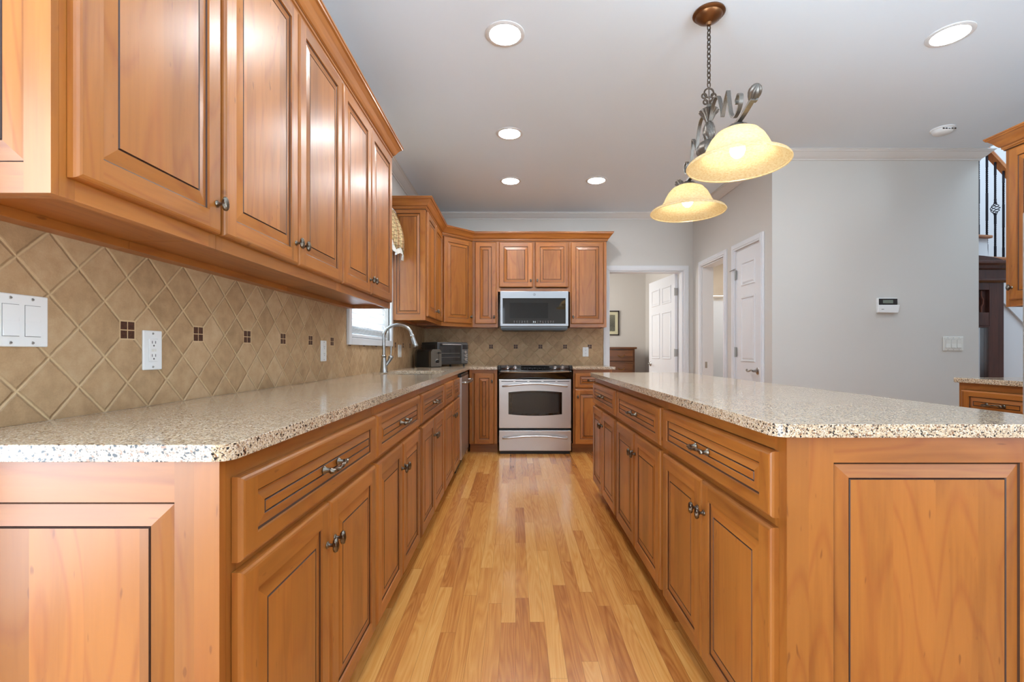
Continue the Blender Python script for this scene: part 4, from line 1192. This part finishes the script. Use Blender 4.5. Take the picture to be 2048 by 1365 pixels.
for s in (-1, 1):
    sy = lambda p: (s * -p[0], p[1])                            # near side has negative y
    m = MB()
    bar = [(0.0, 0.165), (0.10, 0.172), (0.20, 0.166), (0.30, 0.166), (0.38, 0.172), (0.47, 0.190)]
    m.ribbon(crom([sy(p) for p in bar], 6), 0.019, 0.012)
    m.build('arm', FIX, pd)
    m = MB()
    scr = [(0.020, 0.33), (0.045, 0.375), (0.085, 0.398), (0.125, 0.385), (0.155, 0.33), (0.172, 0.272)]
    m.ribbon(crom([sy(p) for p in scr], 6), 0.016, 0.007)
    scr2 = [(0.172, 0.272), (0.205, 0.325), (0.235, 0.352)]
    m.ribbon(crom([sy(p) for p in scr2], 5), 0.016, 0.007)
    scr3 = [(0.235, 0.352), (0.250, 0.290), (0.268, 0.235), (0.300, 0.205), (0.335, 0.208), (0.362, 0.232), (0.366, 0.262), (0.345, 0.276), (0.325, 0.262), (0.328, 0.246)]
    m.ribbon(crom([sy(p) for p in scr3], 6), 0.016, 0.007)
    m.build('scroll', FIX, pd)
    m = MB()
    M = Matrix.Translation((0, -s * 0.485, 0.205)) @ Matrix.Rotation(s * 0.9, 4, 'X')
    m.lathe([(0.0, -0.030), (0.012, -0.028), (0.018, -0.015), (0.022, 0.0), (0.022, 0.012), (0.016, 0.026), (0.006, 0.034), (0.0, 0.035)], 0, 40, M, fn=lambda t, z, r: r * (1 + 0.13 * math.cos(9 * t)))
    m.box(-0.013, 0.013, -s * 0.475 - 0.010, -s * 0.475 + 0.010, 0.178, 0.186)
    m.build('finial', FIX, pd)
    # socket cup, glass and bulb
    T = Matrix.Translation((0, -s * 0.33, 0))
    m = MB().lathe([(0.0, 0.163), (0.016, 0.163), (0.030, 0.158), (0.040, 0.150), (0.044, 0.142), (0.046, 0.134), (0.040, 0.130), (0.0, 0.130)], 0, 40, T, fn=lambda t, z, r: r * (1 + 0.06 * math.cos(14 * t)))
    m.build('socket_cap', FIX, pd)
    GL_ = bpy.data.materials.get('amber_glass')
    if not GL_:
        g = NT('amber_glass')
        nn = g.n('TexNoise', {'Scale': 34.0, 'Detail': 6.0, 'Roughness': 0.65})
        cI = g.ramp(nn.outputs[0], [(0.34, lin(234, 210, 156)), (0.60, lin(250, 236, 200))])
        dfu = g.n('BsdfDiffuse', {'Color': cI}); tru = g.n('BsdfTranslucent', {'Color': cI}); gl = g.n('BsdfGlossy', {'Roughness': 0.12, 'Color': (1, 1, 1, 1)})
        a = g.n('MixShader', {0: 0.5, 1: dfu.outputs[0], 2: tru.outputs[0]})
        b = g.n('MixShader', {0: 0.05, 1: a.outputs[0], 2: gl.outputs[0]})
        g.t.links.new(b.outputs[0], g.out.inputs[0]); GL_ = g.mat
    outp = [(0.036, 0.140), (0.056, 0.137), (0.082, 0.124), (0.103, 0.100), (0.117, 0.074), (0.127, 0.052), (0.138, 0.036), (0.153, 0.024), (0.172, 0.014), (0.188, 0.005), (0.198, -0.002), (0.2, -0.006), (0.198, -0.010)]
    inn = [(r - 0.004, z - 0.003) for r, z in outp[:-2]]
    m = MB().lathe(outp + [(0.194, -0.008)] + inn[::-1], 0, 64, T, closed=True)
    m.lathe([(0.1865, 0.004), (0.190, 0.007), (0.193, 0.005), (0.190, 0.000)], 0, 64, T, closed=True)
    m.build('glass_shade', GL_, pd)
    BULB = bpy.data.materials.get('bulb_glow') or NT('bulb_glow').p(col=(1, 1, 1, 1), emc=(1, 0.90, 0.72, 1), ems=36.0)
    m = MB().lathe([(0.0, 0.022), (0.012, 0.024), (0.024, 0.036), (0.030, 0.054), (0.026, 0.074), (0.016, 0.094), (0.013, 0.110), (0.0, 0.112)], 0, 28, T)
    m.build('bulb', BULB, pd)
    MB().lathe([(0.0, 0.106), (0.016, 0.106), (0.017, 0.130), (0.0, 0.130)], 0, 20, T).build('lamp_holder', IVORY, pd)


# ------------------------------------------------------------------ interior doors
def door_leaf(name, w, h, cols, y_face, mat=TRIM, t=0.035):
    """x 0..w from hinge, faces -y and +y"""
    o = bpy.data.objects.new(name, None); COL.objects.link(o); struct(o)
    m = MB().box(0, w, 0, t, 0.01, h); m.build('door_slab', mat, o)
    slab = o.children[-1]
    st = 0.10 if len(cols) > 1 else 0.095
    rows = [(0.24, 0.80), (0.98, 1.58), (1.68, 1.90)]
    # recessed raised panels drawn as frames on both faces
    for f, sgn in ((0, -1), (t, 1)):
        for (a, b) in cols:
            for (z0, z1) in rows:
                m = MB()
                y0 = f; y1 = f + sgn * 0.008
                def rr(o_, y): return [(a + o_, y, z0 + o_), (b - o_, y, z0 + o_), (b - o_, y, z1 - o_), (a + o_, y, z1 - o_)]
                R_ = [rr(0, y0), rr(0.004, y1), rr(0.014, y1), rr(0.020, y0 + sgn * 0.0003), rr(0.036, y0 + sgn * 0.0065), rr(0.040, y0 + sgn * 0.0065)]
                for A, B in zip(R_, R_[1:]): m.add(A + B, [(0, 1, 5, 4), (1, 2, 6, 5), (2, 3, 7, 6), (3, 0, 4, 7)])
                m.add(R_[-1], [(0, 1, 2, 3)])
                m.build('raised_panel', mat, slab)
    return o


def lever(par, x, z, y, sgn, dirn):
    m = MB()
    M = Matrix.Translation((x, y, z)) @ Matrix.Rotation(PI / 2 * sgn * -1 * -1, 4, 'X')
    m.lathe([(0.0, 0), (0.030, 0), (0.031, 0.004), (0.026, 0.009), (0.012, 0.014), (0.010, 0.045), (0.0, 0.046)], 0, 24, M)
    yy = y - sgn * 0.045
    m.tube(crom([(x, yy, z), (x + dirn * 0.03, yy, z + 0.006), (x + dirn * 0.06, yy, z - 0.004), (x + dirn * 0.09, yy, z - 0.006), (x + dirn * 0.108, yy, z + 0.002), (x + dirn * 0.100, yy, z + 0.010)], 5),
           0.0075, 0, 10)
    m.build('door_handle', SATIN, par)


def hinge(par, x, z, y):
    MB().box(x - 0.022, x + 0.022, y - 0.0015, y, z - 0.045, z + 0.045).tube([(x, y - 0.006, z - 0.047), (x, y - 0.006, z + 0.047)], 0.0065, 0, 10).build('hinge', SATIN, par)


# pantry door in the hall wall, faces -X (rot -90 : local x towards the camera); hinged on the far side
d2 = door_leaf('door_2', 0.448, 2.022, [(0.095, 0.353)], 0)
d2.location = (XH + 0.004, 4.480, 0); d2.rotation_euler = (0, 0, -PI / 2)
lever(d2, 0.395, 0.905, 0.0, 1, -1)
for z in (1.80, 1.07, 0.25): hinge(d2, 0.0, z, -0.006)
MB().tube([(-0.055, -0.040, 1.845), (0.040, -0.030, 1.855)], 0.004, 0, 8).tube([(0.0, -0.012, 1.848), (0.0, -0.035, 1.85)], 0.004, 0, 8).build('door_stop', SATIN, d2)
# bedroom door, swung into the far room, hinged on the right jamb
d1 = door_leaf('door_1', 0.85, 2.02, [(0.11, 0.385), (0.465, 0.74)], 0)
ex = Vector((-0.072, 0.85)); a1 = math.atan2(ex.y, ex.x)
d1.location = (1.966, YB + 0.135, 0); d1.rotation_euler = (0, 0, a1)
# visible face is the +y side of the leaf (towards -X)
lever(d1, 0.79, 0.905, 0.035, -1, -1)
for z in (1.80, 1.06, 0.25):
    MB().box(-0.004, 0.0, -0.02, 0.036, z - 0.045, z + 0.045).tube([(-0.006, 0.041, z - 0.047), (-0.006, 0.041, z + 0.047)], 0.0065, 0, 10).build('hinge', SATIN, d1)
st_ = MB().box(XH + 0.03, XH + 0.055, 5.2865, 5.288, 0.89, 0.96).build('strike_plate', SATIN)
tag(st_, 'small satin strike plate on the bathroom door jamb', 'strike plate')

# ------------------------------------------------------------------ bedroom: picture and chest of drawers
pf = thing('picture_frame', 'dark framed landscape print hanging over the chest of drawers', 'picture', (1.56, 7.999, 1.56))
fw, fh = 0.40, 0.42
MB().box(-fw / 2, fw / 2, -0.02, 0, -fh / 2 + 0.02, -fh / 2).box(-fw / 2, fw / 2, -0.02, 0, fh / 2 - 0.02, fh / 2).box(-fw / 2, -fw / 2 + 0.02, -0.02, 0, -fh / 2, fh / 2).box(fw / 2 - 0.02, fw / 2, -0.02, 0, -fh / 2, fh / 2).build('frame', plain('ebony_frame', (44, 32, 26), 0.35), pf)
MB().box(-fw / 2 + 0.018, fw / 2 - 0.018, -0.010, -0.001, -fh / 2 + 0.018, fh / 2 - 0.018).build('mat_board', plain('cream_mat', (206, 200, 166), 0.8), pf)
pr = NT('landscape_print')
nn = pr.n('TexNoise', {'Scale': 24.0, 'Detail': 8.0, 'Roughness': 0.75})
tc = pr.n('TexCoord'); sp = pr.n('SeparateXYZ', {0: tc.outputs['Object']})
vv = pr.math('ADD', nn.outputs[0], pr.math('MULTIPLY', pr.math('ABSOLUTE', pr.math('ADD', sp.outputs[2], 0.04)), 0.6))
PRM = pr.p(col=pr.ramp(vv, [(0.42, lin(44, 44, 38)), (0.6, lin(112, 110, 92)), (0.8, lin(182, 178, 150))]), rough=0.5)
MB().box(-fw / 2 + 0.07, fw / 2 - 0.07, -0.0115, -0.010, -fh / 2 + 0.07, fh / 2 - 0.07).build('print', PRM, pf)
DW1 = wood('dark_oak', (112, 70, 38), 'x', dark=0.55, light=1.3, rough=0.35, coat=0.3)
DW2 = plain('antique_brass', (150, 112, 58), 0.35, 1.0)
ch = thing('chest_of_drawers', 'dark oak chest of drawers in the room beyond the doorway', 'dresser', (1.435, 7.46, 0))
hwc = 0.46
MB().box(-hwc, hwc, 0.02, 0.50, 0.0, 1.115).build('carcass', DW1, ch)
MB().box(-hwc - 0.03, hwc + 0.03, -0.015, 0.51, 1.115, 1.148).build('top', DW1, ch, bevel=0.01)
for (z0, z1) in ((0.925, 1.095), (0.70, 0.905), (0.475, 0.68), (0.25, 0.455), (0.05, 0.23)):
    o = MB().box(-hwc + 0.03, hwc - 0.03, 0.0, 0.02, z0, z1).build('drawer', DW1, ch, bevel=0.006)
    for s in (-0.24, 0.24):
        MB().tube(crom([(s - 0.05, 0.0, (z0 + z1) / 2 + 0.01), (s - 0.045, -0.02, (z0 + z1) / 2), (s, -0.024, (z0 + z1) / 2 - 0.022), (s + 0.045, -0.02, (z0 + z1) / 2), (s + 0.05, 0.0, (z0 + z1) / 2 + 0.01)], 5), 0.005, 0, 8).build('drawer_pull', DW2, o)

# ------------------------------------------------------------------ bathroom: shower
sh = thing('shower_enclosure', 'white shower surround with chrome rail seen through the bathroom door', 'shower', (2.34, 5.95, 0))
ACR = plain('white_acrylic', (222, 225, 230), 0.2)
m = MB().box(0.0, 1.33, 0.74, 0.795, 0.0, 1.80).box(0.0, 1.33, 0.0, 0.74, 0.0, 0.45)
m.build('surround', ACR, sh, bevel=0.01)
pp = [(0.30 + 0.13 * math.cos(math.radians(a)) + 0.0, 0.95 + 0.18 * math.sin(math.radians(a))) for a in range(0, 181, 12)] + [(0.17, 0.62), (0.43, 0.62)]
MB().prism(pp, 0.715, 0.745, 'y', smooth=True).build('moulded_shelf', ACR, sh, bevel=0.01)
MB().box(0.0, 1.33, 0.02, 0.05, 1.755, 1.785).build('top_rail', CHROME, sh, bevel=0.005)
FROST = NT('frosted_glass'); FROST = FROST.p(col=(0.93, 0.95, 0.97, 1), rough=0.25, trans=0.9, ior=1.1)
MB().box(0.01, 1.32, 0.030, 0.036, 0.46, 1.755).build('glass_panel', FROST, sh)
MB().tube([(0.62, 0.74, 2.02), (0.60, 0.64, 2.03), (0.585, 0.58, 1.98)], 0.009, 0, 10).lathe([(0.0, 0.0), (0.045, 0.0), (0.04, 0.015), (0.012, 0.04), (0.0, 0.04)], 0, 20, Matrix.Translation((0.58, 0.56, 1.945)) @ Matrix.Rotation(0.5, 4, 'X')).build('shower_head', SATIN, sh)

# ------------------------------------------------------------------ refrigerator at the right edge
fr = thing('refrigerator', 'stainless refrigerator just entering the frame at the right edge', 'refrigerator', (2.585, 2.405, 0), -PI / 2)
MB().box(0.0, 0.90, 0.06, 0.73, 0.02, 1.79).build('cabinet', DSTEEL, fr)
MB().box(0.002, 0.448, 0.0, 0.06, 0.75, 1.785).build('door', STEELV, fr, bevel=0.01)
MB().tube([(0.41, 0.0, 0.95), (0.41, -0.05, 0.97), (0.41, -0.05, 1.62), (0.41, 0.0, 1.64)], 0.012).build('handle', SATIN, fr.children[-1])
MB().box(0.452, 0.898, 0.0, 0.06, 0.75, 1.785).build('door', STEELV, fr, bevel=0.01)
MB().tube([(0.49, 0.0, 0.95), (0.49, -0.05, 0.97), (0.49, -0.05, 1.62), (0.49, 0.0, 1.64)], 0.012).build('handle', SATIN, fr.children[-1])
MB().box(0.002, 0.898, 0.0, 0.06, 0.06, 0.745).build('freezer_drawer', STEELV, fr, bevel=0.01)
for x in (0.05, 0.85): MB().lathe([(0, 0), (0.03, 0), (0.03, 0.02), (0, 0.02)], 0, 16).build('foot', BLACK, fr, (x, 0.4, 0))

# ------------------------------------------------------------------ foyer: staircase and tall mirror stand
OAK = wood('stair_oak', (176, 112, 66), 'x', strip=5)
OAKR = wood('handrail_oak', (186, 116, 62), 'x', strip=5)
IRON = plain('black_iron', (26, 24, 34), 0.4, 0.6)
rise, run = 0.2005, 0.2525
sc = thing('staircase', 'oak staircase with black iron balusters beyond the opening at right', 'staircase', (4.455, 4.43, 0), math.atan2(0.045, 0.25))
# local x descends to the right; tread 0 spans x -0.25..0 at z 2.166
SKIRT = plain('stair_skirt_white', (224, 226, 230), 0.5)
for k in range(-3, 8):
    z = 2.166 - k * rise; x1 = k * run
    if z < 0.1: break
    MB().box(x1 - run - 0.02, x1 + 0.012, -0.03, 0.95, z - 0.028, z).build('tread', OAK, sc, bevel=0.008)
    MB().box(x1 - 0.022, x1 - 0.004, 0.005, 0.94, z - rise, z - 0.0285).build('riser', SKIRT, sc)
poly = []
for k in range(-3, 8):
    z = 2.166 - k * rise - 0.029; x1 = k * run
    poly += [(x1 - run, z), (x1 - 0.022, z)]
poly += [(8 * run - run, 0.0), (-4 * run, 0.0)]
MB().prism(poly, 0.0, 0.028, 'y').build('side_wall', FOYW, sc)
m = MB().prism([(-1.0, 2.95 - 0.50), (2.0, 0.565 - 0.50 + 0.0), (2.0, 0.565 - 0.42), (-1.0, 2.95 - 0.42)], -0.018, -0.002, 'y'); m.build('skirt_moulding', SKIRT, sc)
slope = -rise / run
def rail_z(x): return 3.03 + slope * (x + 0.0)
m = MB()
x0, x1 = -0.95, 1.6
prof = [(-0.03, -0.03), (0.03, -0.03), (0.034, 0.0), (0.026, 0.022), (0.0, 0.03), (-0.026, 0.022), (-0.034, 0.0)]
vs = [(x0, 0.045 + p, rail_z(x0) + q) for p, q in prof] + [(x1, 0.045 + p, rail_z(x1) + q) for p, q in prof]
n = len(prof)
m.add(vs, [tuple(range(n))[::-1], tuple(range(n, 2 * n))] + [(i, (i + 1) % n, n + (i + 1) % n, n + i) for i in range(n)])
m.build('handrail', OAKR, sc)
bx = -0.842; i = 0
while bx < 1.5:
    kk = math.floor(bx / run + 1 + 1e-6)
    zt = 2.166 - kk * rise
    top = rail_z(bx) - 0.03
    if zt > 0.1:
        m = MB(); y = 0.045; hgt = top - zt
        def bar_r(z, a=0.0072): return a
        zs = []; q = 0
        N = 120
        vs = []; fs = []
        for j in range(N + 1):
            z = zt + hgt * j / N; f = j / N
            tw = 0
            if 0.13 < f < 0.36: tw = (f - 0.13) / 0.23 * 6 * PI
            elif 0.36 <= f < 0.62: tw = 6 * PI
            elif 0.62 <= f < 0.87: tw = 6 * PI + (f - 0.62) / 0.25 * 6 * PI
            else: tw = 0
            for c in range(4):
                a = tw + PI / 4 + c * PI / 2
                vs.append((bx + 0.0095 * math.cos(a), y + 0.0095 * math.sin(a), z))
        basket = (i % 3 == 1)
        mid0, mid1 = (int(N * 0.465), int(N * 0.575)) if basket else (0, 0)
        for j in range(N):
            if basket and mid0 <= j < mid1: continue
            for c in range(4): fs.append((j * 4 + c, j * 4 + (c + 1) % 4, (j + 1) * 4 + (c + 1) % 4, (j + 1) * 4 + c))
        m.add(vs, fs, 0)
        if basket:
            za, zb2 = zt + hgt * mid0 / N, zt + hgt * mid1 / N
            for c in range(4):
                pts = []
                for j in range(17):
                    f = j / 16; a = c * PI / 2 + f * 2.2 * PI; r = 0.004 + 0.030 * math.sin(PI * f)
                    pts.append((bx + r * math.cos(a), y + r * math.sin(a), za + (zb2 - za) * f))
                m.tube(pts, 0.0034, 0, 6)
            for z in (za, zb2): m.lathe([(0.0, -0.008), (0.012, -0.006), (0.012, 0.006), (0.0, 0.008)], 0, 12, Matrix.Translation((bx, y, z)))
        m.build('baluster', IRON, sc)
    bx += 0.0985; i += 1

MAH = wood('dark_mahogany', (74, 38, 26), 'z', dark=0.5, light=1.4, rough=0.3, coat=0.4)
MIR = plain('mirror_glass', (235, 238, 240), 0.02, 1.0)
hs = thing('hall_stand', 'tall carved dark mahogany mirror stand beneath the stairs', 'hall stand', (3.93, 4.17, 0))
hw2 = 0.40
m = MB().box(-hw2, -hw2 + 0.13, 0, 0.06, 0.0, 1.70).box(hw2 - 0.13, hw2, 0, 0.06, 0.0, 1.70).box(-hw2 + 0.13, hw2 - 0.13, 0, 0.06, 0.0, 0.35).box(-hw2 + 0.13, hw2 - 0.13, 0, 0.06, 1.30, 1.42).box(-hw2 + 0.13, hw2 - 0.13, 0.03, 0.06, 1.42, 1.62).box(-hw2 + 0.13, hw2 - 0.13, 0, 0.06, 1.62, 1.70)
m.build('frame', MAH, hs, bevel=0.004)
m = MB().box(-hw2 + 0.005, hw2 + 0.015, -0.006, 0.07, 1.70, 1.80)
m.prism([(-0.012, 1.685), (-0.03, 1.70), (-0.03, 1.712), (-0.012, 1.718), (0.06, 1.718), (0.06, 1.685)], -hw2 - 0.02, hw2 + 0.035, 'x')
m.prism([(-0.008, 1.80), (-0.022, 1.81), (-0.030, 1.835), (-0.055, 1.85), (-0.055, 1.872), (0.07, 1.872), (0.07, 1.80)], -hw2 - 0.03, hw2 + 0.055, 'x')
m.build('cornice', MAH, hs, bevel=0.002)
pp = [(0.0 + 0.40 * math.cos(math.radians(a)), 1.872 + 0.062 * math.sin(math.radians(a))) for a in range(0, 181, 8)]
MB().prism(pp, 0.0, 0.05, 'y').build('pediment', MAH, hs)
# fretwork ring chains between the rails
m = MB()
for c in range(-2, 3):
    x = c * 0.098
    for s in (-1, 1):
        m.tube([(x + s * 0.018, 0.018, 1.425), (x + s * 0.018, 0.018, 1.475), (x + s * 0.034, 0.018, 1.500), (x + s * 0.034, 0.018, 1.540), (x + s * 0.018, 0.018, 1.565), (x + s * 0.018, 0.018, 1.615)], 0.0075, 0, 8)
m.build('fretwork', plain('carved_mahogany', (112, 62, 44), 0.4), hs)
MB().box(-hw2 + 0.13, hw2 - 0.13, 0.035, 0.045, 0.35, 1.30).build('mirror', MIR, hs)
MB().box(-hw2 + 0.13, -hw2 + 0.142, -0.004, 0.034, 0.35, 1.30).box(hw2 - 0.142, hw2 - 0.13, -0.004, 0.034, 0.35, 1.30).box(-hw2 + 0.142, hw2 - 0.142, -0.004, 0.034, 1.288, 1.30).build('inner_moulding', MAH, hs)
